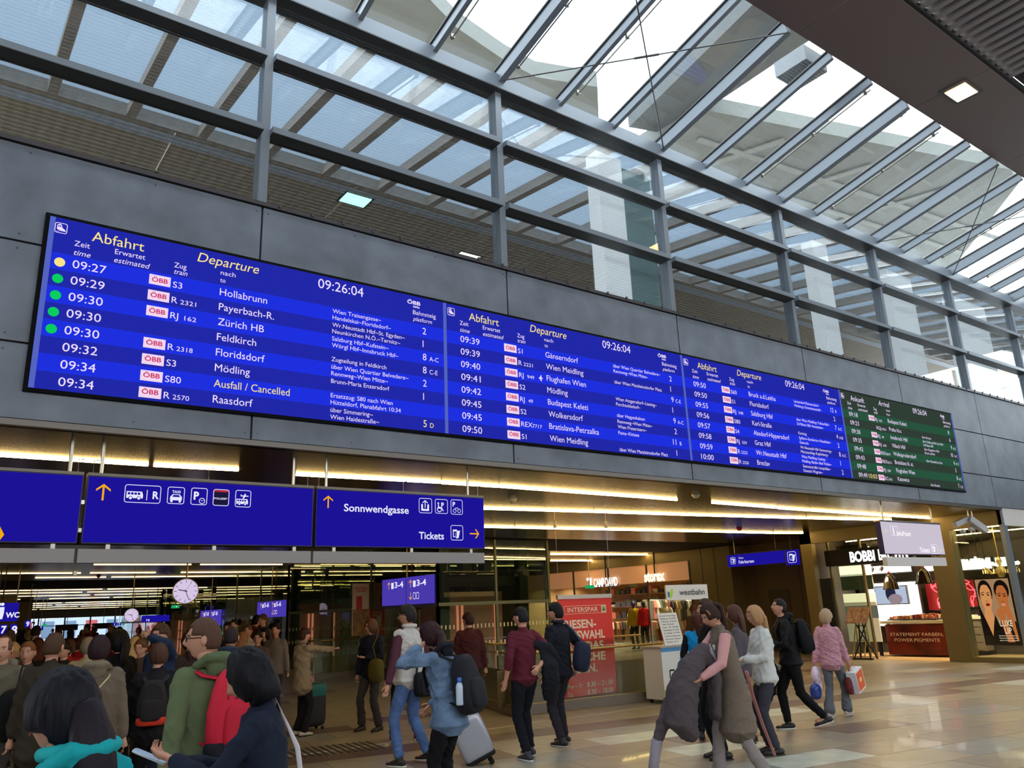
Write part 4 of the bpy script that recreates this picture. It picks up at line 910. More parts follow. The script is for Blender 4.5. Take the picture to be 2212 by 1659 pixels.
tb = empty('display_tray', (xc+.3,12.1,.96), 'black tray heaped with small make-up items on the counter', 'tray')
MB().box((xc,11.45,.965),(xc+.6,12.85,1.0)).build('tray', M_black, tb)
cols = [(150,96,60),(190,120,90),(120,40,40),(200,150,110),(90,60,40),(210,175,120),(160,60,60),(60,40,30)]
cm = [MB() for _ in cols]; random.seed(11)
for k in range(260):
    y = random.uniform(11.5,12.8); x = xc+random.uniform(.04,.56); h = random.uniform(.02,.09)+.05*max(0,math.sin((y-11.3)*3)); s_ = random.uniform(.015,.03)
    cm[k % 8].box((x-s_,y-s_,1.0),(x+s_,y+s_,1.0+h))
for m_,c in zip(cm, cols): m_.build('make_up_items', mat('makeup_%d' % c[0], c, .3), tb)['kind'] = 'stuff'
e = empty('drawer_cabinet', (23.7,11.3,0), 'grey-brown drawer cabinet behind the counter', 'cabinet')
MB().box((23.45,10.7,.12),(23.95,11.9,.95)).build('body', mat('taupe_cabinet',(120,106,92),.5), e); MB().box((23.4,10.62,.95),(23.98,11.98,1.02)).build('top', mat('pale_worktop',(205,200,180),.3), e)
for k in range(4):
    dr = MB().box((23.435,10.72,.15+k*.2),(23.45,11.88,.33+k*.2)).build('drawer', mat('taupe_cabinet',(120,106,92),.5), e); MB().ball((23.425,11.3,.24+k*.2), .02).build('knob', M_chrome, dr)
e = empty('tester_stand', (23.7,11.3,1.02), 'white tester trays standing on the drawer cabinet', 'tray')
for k in range(4): MB().box((23.45+k*.1,10.8+k*.25,1.02),(23.6+k*.1,11.+k*.25,1.06+k*.03)).build('tray', mat('tester_white',(220,212,200),.5), e)
for k in range(5): MB().tube([(23.85,10.8+k*.1,1.02),(23.85,10.8+k*.1,1.16)], .025, 8).build('bottle', mat('dark_bottle',(40,28,26),.3), e)
# neon and red panels
M_rp = mat('neon_red_panel', (130,24,30), .5, em=(150,20,30), es=.35)
for (u0,v0,u1,v1,lab,x) in ((2008,1252,2046,1318,'red wall panel with a pink neon scribble beside the olive pillar',24.0),(2086,1252,2112,1310,'red panel with neon letters seen behind the side window',24.0)):
    e, a, b = panelx('neon_panel', lab, u0,v0,u1,v1, x, M_rp, cat='neon sign')
    nt_ = MB(); cy = (a.y+b.y)/2; cz = (a.z+b.z)/2; pts = []
    for k in range(60):
        t = k/59*2*PI; pts.append((x-.02, cy+.16*math.sin(3*t)*math.cos(t*.5), cz+.3*math.cos(t*1.0)+.08*math.sin(5*t)))
    nt_.tube(pts, .012, 5); nt_.build('neon_tube', emis('neon_pink', (255,80,90), 4.), e)
e = empty('makeup_mirror', (24.0,10.2,1.6), 'round mirror above the side wall shelf', 'mirror')
MB().tube([(23.9,10.2,1.9),(23.92,10.2,1.9)], .13, 24).build('mirror_glass', M_chrome, e); MB().tube([(23.92,10.2,1.9),(24.1,10.2,1.9)], .03).build('arm', M_dark, e)
# window poster
e = empty('window_poster', (21.5,9.4,.5), 'large backlit poster of two women with the words LUXE LIP', 'poster')
xp = XS+.16; a = AX(2112,1420,xp); b = AX(2212,1412,xp)
pyl, pyr, pz0, pz1 = AX(2108,1268,xp).y, 8.95, .42, 1.95
MB().box((xp,pyr-.03,pz0-.03),(xp+.06,pyl+.03,pz1+.03)).build('frame', M_black, e)
E_sk1 = emis('poster_skin_light', (232,150,96), 1.15); E_sk2 = emis('poster_skin_tan', (206,112,62), 1.1); E_pd = emis('poster_dark', (26,18,16), 1.); E_lip = emis('poster_lip', (150,24,36), 1.)
og = Vector((xp-.004,pyl,pz0)); Wp = pyl-pyr; Hp = pz1-pz0
def pf(mb, pts, d=0): flat(mb, [(x*Wp, z*Hp) for x,z in pts], og-Vector((d*.002,0,0)), UY, UZ)
def pd(mb, x, z, rx, rz_, d=0): disc(mb, x*Wp, z*Hp, rx*Wp, og-Vector((d*.002,0,0)), UY, UZ, 24, rz_*Hp)
FO = [(0,.20),(.09,.185),(.155,.11),(.168,.01),(.155,-.08),(.12,-.15),(.06,-.205),(0,-.215)]
def face(mb, cx, cz): pf(mb, [(cx+a,cz+b) for a,b in FO]+[(cx-a,cz+b) for a,b in FO[-2:0:-1]], 2)
bg = MB(); pf(bg, [(0,0),(1,0),(1,1),(0,1)]); bg.build('poster_ground', emis('poster_ground', (190,140,110), 1.), e)
dk = MB(); pf(dk, [(0,0),(1,0),(1,.33),(.85,.4),(.75,.3),(.6,.45),(.5,.28),(.42,.45),(.25,.15),(.1,.4),(0,.6)],1); pd(dk,.25,.80,.21,.19,1); pd(dk,.74,.82,.22,.16,1); dk.build('poster_clothes_and_hair', E_pd, e)
s1 = MB(); face(s1,.25,.72); pf(s1, [(.15,.55),(.34,.55),(.38,.40),(.25,.12),(.1,.42)],2); s1.build('poster_left_face', E_sk1, e)
s2 = MB(); face(s2,.73,.70); pf(s2, [(.66,.55),(.86,.58),(.95,.36),(.98,.05),(.93,.05),(.8,.38)],2); pd(s2,.60,.47,.12,.08,4); pf(s2, [(.52,.45),(.7,.42),(.85,.03),(.66,.03)],2); s2.build('poster_right_face', E_sk2, e)
fe = MB()
for cx,cz in ((.17,.76),(.33,.755),(.66,.74),(.81,.73)): pd(fe,cx,cz,.04,.011,5); pf(fe, [(cx-.06,cz+.03),(cx+.05,cz+.045),(cx+.055,cz+.035),(cx-.05,cz+.02)],5)
for cx,cz in ((.26,.68),(.74,.665)): pd(fe,cx-.02,cz-.02,.012,.006,5); pd(fe,cx+.02,cz-.02,.012,.006,5)
fe.build('poster_eyes_and_brows', emis('poster_brow', (70,34,22), 1.), e)
lp_ = MB(); pd(lp_,.27,.605,.065,.024,5); lp_.build('poster_red_lips', E_lip, e); lp_ = MB(); pd(lp_,.73,.60,.07,.022,5); lp_.build('poster_smile', emis('poster_smile', (225,150,130), 1.1), e)
wh = MB(); letter(wh, 'LUXE', og+Vector((-.014,-.52*Wp,.27*Hp)), UY, UZ, .09*Hp, width=.36*Wp, bold=.01); letter(wh, 'LIP', og+Vector((-.014,-.62*Wp,.16*Hp)), UY, UZ, .09*Hp, width=.2*Wp, bold=.01)
for k,t in enumerate(('Statement Farben, Power.Pigmente.','Volume, Farbe und Pflege in einem','jetzt im Store entdecken')): letter(wh, t, og+Vector((-.014,-.42*Wp,(.12-.035*k)*Hp)), UY, UZ, .015*Hp, width=.54*Wp, bold=.02)
wh.build('lettering', emis('poster_white', (250,225,205), 1.2), e)
# chandelier
c_ = Vector(AX(2160,1222,23.4)); e = empty('chandelier', c_-Vector((0,0,.5)), 'crystal chandelier with a ring of bright bulbs behind the right window', 'chandelier')
MB().tube([c_+Vector((0,0,.25)),Vector((c_.x,c_.y,3.5))], .015).build('rod', M_gold, e)
MB().lathe([(.02,.25),(.08,.1),(.03,0),(.14,-.12),(.06,-.3),(.02,-.4)], c_, 16).build('stem', M_gold, e, smooth=True)
for k in range(10):
    a_ = 2*PI*k/10; q = c_+Vector((.42*math.cos(a_),.42*math.sin(a_),.0))
    MB().tube([c_+Vector((0,0,-.15)),c_+Vector((.25*math.cos(a_),.25*math.sin(a_),-.2)),q-Vector((0,0,.03))], .012, 6).build('arm', M_gold, e)
    MB().ball(q+Vector((0,0,.05)), .05, 10, 6).build('bulb', emis('chandelier_bulb', (255,235,190), 7.), e, smooth=True)
    MB().ball(q-Vector((0,0,.14)), (.02,.02,.06), 6, 4).build('crystal', mat('crystal_gold', (235,205,140), .1, .3, em=(255,210,130), es=.6), e)
# ceiling spots and ducts of the shop
for k,(u,v) in enumerate(((1862,1232),(1885,1228),(1905,1226),(2092,1202),(2110,1196),(2125,1200),(1838,1180),(1880,1175))):
    p = AX(u,v,22.8); e = empty('track_spot', p, 'black track spotlight, number %s along the shop ceiling from the left' % ('one','two','three','six','seven','eight','four','five')[k], 'spotlight', 'black track spotlights')
    MB().tube([p,p+Vector((-.12,0,-.1))], .05, 10).build('barrel', M_black, e); MB().tube([p,Vector((p.x,p.y,3.5))], .012, 6).build('arm', M_black, e); MB().ball(p+Vector((-.12,0,-.1)), .035).build('lens', emis('spot_glow', (255,220,170), 5.), e); lamp(p+Vector((-.2,0,-.2)), 28, (1,.82,.6), e)
for k in range(3): 
    p = AX(2080+k*20,1150+k*12,23.8); MB().bar((22.2+k*.5,9.0,3.4-k*.1),(22.5+k*.5,14.,3.4-k*.1), .05, .02).build('shop_strip', M_strip, sh)
o = MB().tube([(23.4,14.2,3.2),(23.4,11.5,3.2),(24.2,10.3,3.2),(25,9.4,3.2)], .16, 12).build('ventilation_duct', mat('duct_black',(34,30,28),.5), smooth=True); tag(o, 'fat black ventilation duct under the shop ceiling', 'duct')
# left part of the shop: glazed showcase with green strips, easel, extinguisher
e = empty('glass_showcase', (22.2,13.7,0), 'glazed tall showcase with teal bands and lit white shelves at the left of the shop', 'showcase')
x = 22.0; y0s, y1s = 13.0, 14.0
for z,h,c,em_ in ((.4,1.1,(190,180,150),.5),(1.05,.35,(60,96,96),.1),(1.5,.25,(235,225,190),1.2),(1.85,.45,(70,80,62),.1),(2.25,.3,(250,240,210),1.6),(2.6,.55,(44,52,42),.0)):
    MB().box((x+.4,y0s,z),(x+.45,y1s,z+h)).build('band', mat('showcase_%d_%d' % (c[0],int(z*10)), c, .4, em=c, es=em_), e)
MB().box((x,y0s,.1),(x+.02,y1s,3.2)).build('glass_pane', M_cg, e)
for y in (y0s-.03,y1s): MB().box((x-.02,y,0),(x+.06,y+.05,3.25)).build('post', M_olive, e)
e = empty('display_easel', (21.9,12.95,0), 'dark folding trestle stand in front of the showcase', 'stand')
p = AZ(1845,1425,0); 
for a,b in (((0,0,0),(.35,-.3,.95)),((.35,0,0),(0,-.3,.95)),((0,-.5,0),(.35,-.2,.95)),((.35,-.5,0),(0,-.2,.95))):
    MB().bar(p+Vector(a), p+Vector(b), .035, .03).build('leg', M_black, e)
MB().bar(p+Vector((-.05,0,.03)), p+Vector((-.05,-.6,.03)), .05, .04).build('foot', M_black, e)
MB().slab([p+Vector((0,.1,.95)),p+Vector((0,-.55,.95)),p+Vector((.25,-.55,1.35)),p+Vector((.25,.1,1.35))], (0,0,.03)).build('tray', mat('tray_print',(150,116,96),.5,var=.5,vscale=9), e)
p = AZ(1812,1425,0)+Vector((.3,.1,0)); o = MB().box(p, p+Vector((.06,.35,2.2))).build('tall_board', M_black); tag(o, 'tall narrow black board leaning before the showcase', 'board')
e = empty('folding_frame', AZ(1858,1418,0), 'pale wooden open frame standing beside the trestle', 'frame'); p = AZ(1858,1418,0); M_pw = mat('pale_wood',(190,160,110),.5)
for a,b in (((0,0,0),(0,0,.85)),((0,-.35,0),(0,-.35,.85)),((0,0,.85),(0,-.35,.85)),((0,0,.45),(0,-.35,.45)),((0,0,.85),(-.35,0,0)),((0,-.35,.85),(-.35,-.35,0))): MB().bar(p+Vector(a), p+Vector(b), .03, .03, (0,1,.1)).build('rail', M_pw, e)
e = empty('fire_extinguisher', AX(1856,1345,23.), 'small red box on the dark shop wall left of the glowing panel', 'alarm'); p = AX(1856,1310,23.0)
MB().box(p-Vector((0,.08,.12)),p+Vector((.1,.08,.12))).build('box', mat('alarm_red',(215,40,30),.4,em=(200,20,10),es=.3), e); MB().tube([p-Vector((0,0,.12)),p-Vector((0,0,.7))], .02).build('hose', M_black, e)
MB().box((24.1,8.9,0),(24.2,14.3,3.45)).build('partition', mat('shop_charcoal', (52,44,40), .6), sh)
# small lit shelf lights
# ------------------------------------------------ clothes shops deep in the passage (x = 23)
cs = empty('wall_right', (23,26,0), kind='structure')
MB().box((23.1,30.8,0),(28,31,3.2)).build('side_wall', mat('warm_shop_wall',(190,150,110),.7), cs); MB().box((23.3,20.35,0),(28,20.5,3.2)).build('side_wall', mat('warm_shop_wall',(190,150,110),.7), cs)
MB().box((28,20.4,0),(28.2,31,3.2)).build('back_wall', mat('warm_shop_wall',(190,150,110),.7,var=.3,vscale=2.), cs); MB().box((23.3,20.4,3.1),(28,31,3.18)).build('shop_ceiling', mat('warm_shop_ceiling',(205,170,130),.7), cs)
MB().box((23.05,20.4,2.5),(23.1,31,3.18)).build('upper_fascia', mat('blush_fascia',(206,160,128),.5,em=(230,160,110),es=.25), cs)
for k,y in enumerate((20.4,22.6,24.8,27.,29.)): 
    MB().box((23.0,y,0),(23.06,y+.06,3.18)).build('mullion', M_dark, cs); MB().box((23.02,y+.06,0),(23.03,y+2.14,2.5)).build('glass_pane', M_cg, cs)
for k in range(5):
    for j in range(2):
        p = Vector((24.2+j*1.8,21.5+k*2.1,3.08)); l_ = empty('shop_spot', p, 'round ceiling spot in the clothes shop, %s row, %s from the right' % (('front','rear')[j], ('first','second','third','fourth','fifth')[k]), 'spotlight', 'clothes shop ceiling spots')
        MB().tube([p,p+Vector((0,0,-.1))], .09, 12).build('barrel', M_dark, l_); MB().tube([p+Vector((0,0,-.1)),p+Vector((0,0,-.105))], .08, 12).build('lens', emis('shop_spot_glow',(255,225,180),24.), l_); lamp(p-Vector((0,0,.14)), 55, (1,.80,.58), l_)
e = empty('shop_sign', (22.98,27,2.6), 'glowing white condensed capitals with a square emblem over the clothes shop', 'sign')
a = AX(1284,1268,22.96); b = AX(1335,1262,22.96); wh = MB(); letter(wh, 'CAMP DAVID', (22.94,a.y,a.z), UY, UZ, .33, width=(a.y-b.y), bold=.02)
a2 = AX(1269,1270,22.96); flat(wh, [(0,0),(.3,0),(.3,.4),(.0,.4),(.0,.3),(.2,.3),(.2,.1),(0,.1)], (22.94,a2.y,a2.z), UY, UZ); wh.build('lettering', emis('glow_letters',(255,250,250),2.), e); MB().box((22.95,b.y,2.5),(23.0,a2.y,2.54)).build('mounting_rail', M_dark, e); MB().box((22.96,(a.y+b.y)/2-.02,2.5),(23.0,(a.y+b.y)/2+.02,ZC)).build('mounting_bar', M_dark, e)
e = empty('shop_sign', (22.98,23,2.6), 'glowing rounded cream letters over the clothes shop, right one', 'sign')
a = AX(1393,1256,22.96); b = AX(1437,1250,22.96); wh = MB(); letter(wh, 'storax', (22.94,a.y,a.z), UY, UZ, .36, width=(a.y-b.y), bold=.05); wh.build('lettering', emis('glow_cream',(255,236,200),1.6), e); MB().box((22.96,(a.y+b.y)/2-.02,2.5),(23.0,(a.y+b.y)/2+.02,ZC)).build('mounting_bar', M_dark, e)
bluebox('exit_sign', 1268,1264,1283,1271, 24.6, [], 'green escape sign in front of the clothes shop name', E_gn)
random.seed(21)
gcols = [(200,190,160),(225,215,190),(60,60,70),(170,60,60),(40,44,60),(210,120,110),(120,130,120),(230,225,215),(90,90,95),(180,150,110)]
gm = [mat('garment_%d' % k, c, .8, bump=.3, bscale=12) for k,c in enumerate(gcols)]
def garment(p, m, label, h=.75, wdt=.5, ry=0.):
    mb = MB(); cy = math.cos(ry); sy = math.sin(ry); prof = [(-.05,.03),(-.22,0),(-.5*wdt-.1,-.25),(-.5*wdt,-.3),(-.4*wdt,-.2),(-.42*wdt,-h),(.42*wdt,-h),(.4*wdt,-.2),(.5*wdt,-.3),(.5*wdt+.1,-.25),(.22,0),(.05,.03)]
    q = [Vector(p)+Vector((a*sy, a*cy, b)) for a,b in prof]; n = Vector((cy*.05,-sy*.05,0)); mb.slab([v-n for v in q], n*2); o = mb.build('garment', m); return tag(o, label, 'clothing', 'clothes on the shop rails')
for r_,(xr,zr,ya_,yb2) in enumerate(((24.0,1.75,21.0,22.6),(24.0,1.0,21.0,23.6),(25.,1.8,23.4,24.6),(24.2,1.0,24.4,26.4))):
    rk = empty('clothes_rail', (xr,(ya_+yb2)/2,0), ('upper clothes rail at the right of the clothes shop','lower clothes rail at the right of the clothes shop','clothes rail at the middle of the clothes shop','low clothes rail at the left of the clothes shop')[r_], 'rail')
    MB().tube([(xr,ya_,zr+.05),(xr,yb2,zr+.05)], .015).build('bar', M_chrome, rk)
    for y in (ya_,yb2): MB().tube([(xr,y,0),(xr,y,zr+.05)], .015).build('upright', M_chrome, rk)
    n = int((yb2-ya_)/.16)
    for k in range(n):
        garment((xr,ya_+.1+k*.16,zr), gm[gi_ := random.randrange(10)], ('sand','cream','charcoal','faded red','navy','salmon','grey-green','off-white','grey','tan')[gi_]+' garment hanging on the %s' % (('upper right rail','lower right rail','middle rail','low left rail')[r_]+', '+('at its right end','right of its middle','left of its middle','at its left end')[min(3,int(4*k/n))]), .7, .45, .35+random.uniform(-.2,.2) + PI/2*0)
e = empty('shop_shelf', (27.9,25,0), 'brown wall shelving with folded stacks at the back of the clothes shop', 'shelf')
for k in range(4): MB().box((27.5,21,.5+k*.55),(28,30,.54+k*.55)).build('shelf_board', mat('shelf_brown',(120,80,50),.5), e)
fs = [MB() for _ in range(4)]
for k in range(4):
    y = 21.1
    while y < 29.8: fs[random.randrange(4)].box((27.55,y,.54+k*.55),(27.9,y+.28,.54+k*.55+random.uniform(.1,.35))); y += .36
for m_,g_ in zip(fs, (0,2,5,8)): m_.build('folded_clothes', gm[g_], e)['kind'] = 'stuff'
# westbahn promotion stand
e = empty('promotion_stand', AZ(1440,1518,0)+Vector((.3,0,0)), 'white promotion counter with a tall name board and price list', 'stand')
s0 = AZ(1438,1522,0); M_wp = mat('white_laminate', (222,222,216), .4)
ys = s0.y; xs_ = s0.x; xw = .72
MB().box((xs_,ys,.07),(xs_+xw,ys+.45,.93)).build('counter', M_wp, e); MB().box((xs_-.04,ys-.03,.93),(xs_+xw+.04,ys+.48,.96)).build('worktop', mat('grey_worktop',(170,165,155),.4), e)
for a,b in ((.05,.05),(.6,.05),(.05,.38),(.6,.38)): MB().ball((xs_+a,ys+b,.035), .035, 8, 6).build('castor', M_black, e)
for x in (xs_+.12,xs_+.62): MB().tube([(x,ys+.3,.95),(x,ys+.3,1.75)], .014, 6).build('upright', M_chrome, e)
a = AY(1441,1297,ys+.28); b = AY(1527,1262,ys+.28)
MB().box((a.x,ys+.28,a.z),(b.x,ys+.31,b.z)).build('name_board', M_wp, e)
gr_ = MB(); letter(gr_, 'westbahn', (a.x+.30*(b.x-a.x),ys+.275,a.z+.09), UX, UZ, .10, width=.62*(b.x-a.x), bold=.02, shear=.12); gr_.build('lettering', mat('print_grey',(80,80,84),.5), e)
def mark(x, z, s, y):
    g = MB(); flat(g, [(.3,0),(.62,0),(.62,.25),(.85,.5),(.85,1.),(.6,1.),(.55,.75),(.3,.55)], (x,y,z), UX*s, UZ*s); g.build('green_mark', mat('mark_lime',(170,200,40),.5,em=(150,190,20),es=.15), e)
    g = MB(); flat(g, [(0,.1),(.28,.1),(.28,.6),(.15,.75),(0,.6)], (x,y-.001,z), UX*s, UZ*s); g.build('blue_mark', mat('mark_blue',(30,120,180),.5), e)
mark(a.x+.03, a.z+.04, .17, ys+.275); mark(xs_+.46, .62, .2, ys-.004)
MB().box((xs_,ys-.006,.86),(xs_+xw,ys-.001,.93)).build('blue_stripe', mat('stripe_blue',(70,140,190),.5), e)
g = MB(); flat(g, [(0,.07),(xw,.07),(xw,.14),(.5*xw,.11),(.2*xw,.15),(0,.24)], (xs_,ys-.004,0), UX, UZ); g.build('green_swoosh', mat('mark_lime',(170,200,40),.5), e)
g = MB(); rring(g, .16, .4, .30, .56, .04, (xs_,ys-.004,0), UX, UZ); disc(g, .3, .36, .06, (xs_,ys-.004,0), UX, UZ, 12, .03); flat(g, [(.2,.3),(.45,.5),(.44,.52)], (xs_,ys-.004,0), UX, UZ); g.build('black_drawing', M_black, e)
pl_ = empty('price_list', (xs_+.3,ys-.02,.96), 'handwritten white price board leaning on the promotion counter', 'board')
a = AY(1445,1412,ys+.05); b = AY(1480,1338,ys+.05)
MB().slab([(xs_+.12,ys+.0,.965),(xs_+.62,ys+.0,.965),(xs_+.58,ys+.1,1.52),(xs_+.08,ys+.1,1.52)], (0,.015,0)).build('board', M_wp, pl_)
g = MB()
for k,t in enumerate(('zu viel Unterwegs','Salzburg  € 29,90','Attnang  € 24,50','Wels  € 22,90','Linz  € 19,90','Amstetten  € 14,90','St. Pölten  € 9,90','unsere Specials','hin und retour','Ticket  € 5')): 
    z = 1.46-k*.05; letter(g, t, (xs_+.13+.03*(k*.1),ys-.008+(z-.965)/.555*.1,z), UX, UZ, .024, width=.4 if k not in (3,9) else .3)
g.build('handwriting', M_black, pl_)
# ================================================================== PEOPLE
def cloth(c, rough=.85, bump=.25, bs=14., name=None): return mat(name or 'cloth_%d_%d_%d' % c, c, rough, bump=bump, bscale=bs, spec=.2)
SK = mat('skin', (196,142,116), .5); SKD = mat('skin_tan', (165,112,84), .5); EYEM = mat('eye_dark', (30,20,18), .3); EYW = mat('eye_white', (210,200,195), .3)
def hairm(c): return mat('hair_%d_%d_%d' % c, c, .6, bump=.5, bscale=40, stretch=(1,1,.15), spec=.2)
def remesh(mb, name, vox, smooth_it=2, noise_amp=0., seed=0, qz=1.):
    me = mb.mesh('b'); ob = bpy.data.objects.new('b', me)
    r = ob.modifiers.new('r', 'REMESH'); r.mode = 'VOXEL'; r.voxel_size = vox; r.use_smooth_shade = True
    s = ob.modifiers.new('s', 'SMOOTH'); s.factor = .6; s.iterations = smooth_it
    out = evalmesh(ob); bpy.data.objects.remove(ob); bpy.data.meshes.remove(me); out.name = name
    if noise_amp:
        n = len(out.vertices); v = np.zeros(n*3); out.vertices.foreach_get('co', v); v = v.reshape(-1,3)
        nn = np.zeros(n*3); out.vertices.foreach_get('normal', nn); nn = nn.reshape(-1,3)
        x,y,z = v.T; d = np.sin(z*38+3*np.sin(x*14+seed)+2*np.sin(y*17))*.5+np.sin(x*27+z*16+seed*2+2*np.sin(z*9))*.35+np.sin(y*31-z*21+seed)*.3
        u_ = z*21+2.2*np.sin(x*9+seed)+1.6*np.sin(y*11+seed*1.7)+1.2*np.sin((x+y)*23+z*5); rg = (1-np.abs(np.sin(u_)))**2*(.5+.5*np.sin(x*13+y*9+z*4+seed)); u2 = (x*.8+z*1.3)*26+2*np.sin(y*14+z*6+seed); rg2 = (1-np.abs(np.sin(u2)))**2*(.5+.5*np.sin(z*11+seed*3))
        v += nn*((d*.55+rg*1.6+rg2*1.2-.6)*noise_amp)[:,None]; out.vertices.foreach_set('co', v.ravel()); out.update()
    return out
def loft(mb, pts, rad, side=(1,0,0), n=16, cap=.55):
    """elliptical tube: rad = [(r along side, r across)]; rounded ends"""
    P = [Vector(p) for p in pts]; side = Vector(side); base = len(mb.v); rings = []
    d0 = (P[1]-P[0]).normalized(); d1 = (P[-1]-P[-2]).normalized()
    L = [(P[0]-d0*min(rad[0])*.55, (rad[0][0]*.55, rad[0][1]*.55))]+list(zip(P, rad))+[(P[-1]+d1*min(rad[-1])*cap, (rad[-1][0]*.55, rad[-1][1]*.55))]
    for i,(p,(ra,rb)) in enumerate(L):
        d = (L[min(i+1,len(L)-1)][0]-L[max(i-1,0)][0]).normalized()
        a = (side-d*side.dot(d)).normalized(); b = d.cross(a)
        for k in range(n):
            t = 2*PI*k/n; mb.v.append(tuple(p+a*ra*math.cos(t)+b*rb*math.sin(t)))
    for i in range(len(L)-1):
        for k in range(n):
            A = base+i*n+k; B = base+i*n+(k+1)%n; mb.f.append((A,B,B+n,A+n))
    mb.f.append(tuple(base+k for k in range(n))[::-1]); mb.f.append(tuple(base+(len(L)-1)*n+k for k in range(n)))
def ik(a, b, l1, l2, pole):
    a, b, pole = Vector(a), Vector(b), Vector(pole); d = b-a; L = min(d.length, (l1+l2)*.999); dn = d.normalized(); b = a+dn*L
    x = (l1*l1-l2*l2+L*L)/(2*L); h = math.sqrt(max(l1*l1-x*x, 0)); p = (pole-dn*pole.dot(dn)).normalized()
    return a+dn*x+p*h, b
def sst(x, a, b): t = np.clip((x-a)/(b-a), 0, 1); return t*t*(3-2*t)
def headmesh(hi=True, inflate=0., mode='face', hair=None):
    n, m = (40, 30) if hi else (24, 18); vs = []; fs = []
    th = np.linspace(0, PI, m+1)[:,None]; ph = np.linspace(0, 2*PI, n, endpoint=False)[None,:]
    x = np.sin(th)*np.cos(ph); y = np.sin(th)*np.sin(ph); z = np.cos(th)*np.ones_like(ph)
    low = np.clip(-z, 0, 1); front = np.clip(y, 0, 1)
    X = .076*x*(1-.30*low**1.3*sst(y,-.3,.5)); Y = .094*y*(1-.10*low)+.006*low*front; Z = .118*z
    Y = Y-.018*low*sst(-y,.1,.8)
    g = lambda cx,cz,sx,sz: np.exp(-((x-cx)/sx)**2-((z-cz)/sz)**2)*sst(y,0,.4)
    Y = Y+.024*g(0,-.22,.11,.16)+.012*g(0,.0,.08,.22)-.010*(g(.36,.05,.2,.14)+g(-.36,.05,.2,.14))+.005*g(0,.22,.6,.1)+.006*g(0,-.52,.22,.06)-.003*g(0,-.60,.2,.03)+.008*g(0,-.85,.3,.14)
    if mode == 'hair':
        th_, lo, fw, ft, side = hair           # thickness, lower z limit at the back, face half width, fringe z, side limit
        back = sst(-y,-.35,.05); lim = np.where(y > .1, ft+(side-ft)*sst(np.abs(x), fw*.8, fw*1.15), lo+(side-lo)*sst(y,-.3,.15))
        reg = sst(z, lim-.08, lim+.05)
        off = th_*(1-.7*sst(y,.15,.85)*(th_ > .03))*reg-.012*(1-reg); N = np.stack([x/.076, y/.094, z/.118]); N /= np.sqrt((N**2).sum(0))
        off = off*(1+(.42*np.sin(ph*9+3*np.sin(th*7))*np.sin(th*13) if th_ == .032 else .16*np.sin(ph*11+np.sin(th*5)*2)*np.sin(th*3)))
        X += N[0]*off; Y += N[1]*off; Z += N[2]*off*np.where(z > 0, 1., .6)
    V = np.stack([X,Y,Z],-1).reshape(-1,3)
    F = [(i*n+k,(i+1)*n+k,(i+1)*n+(k+1)%n,i*n+(k+1)%n) for i in range(m) for k in range(n)]
    return V.tolist(), F
HC = {}
def hm(*a):
    k = repr(a)
    if k not in HC: HC[k] = headmesh(*a)
    return HC[k]
NPEO = [0]
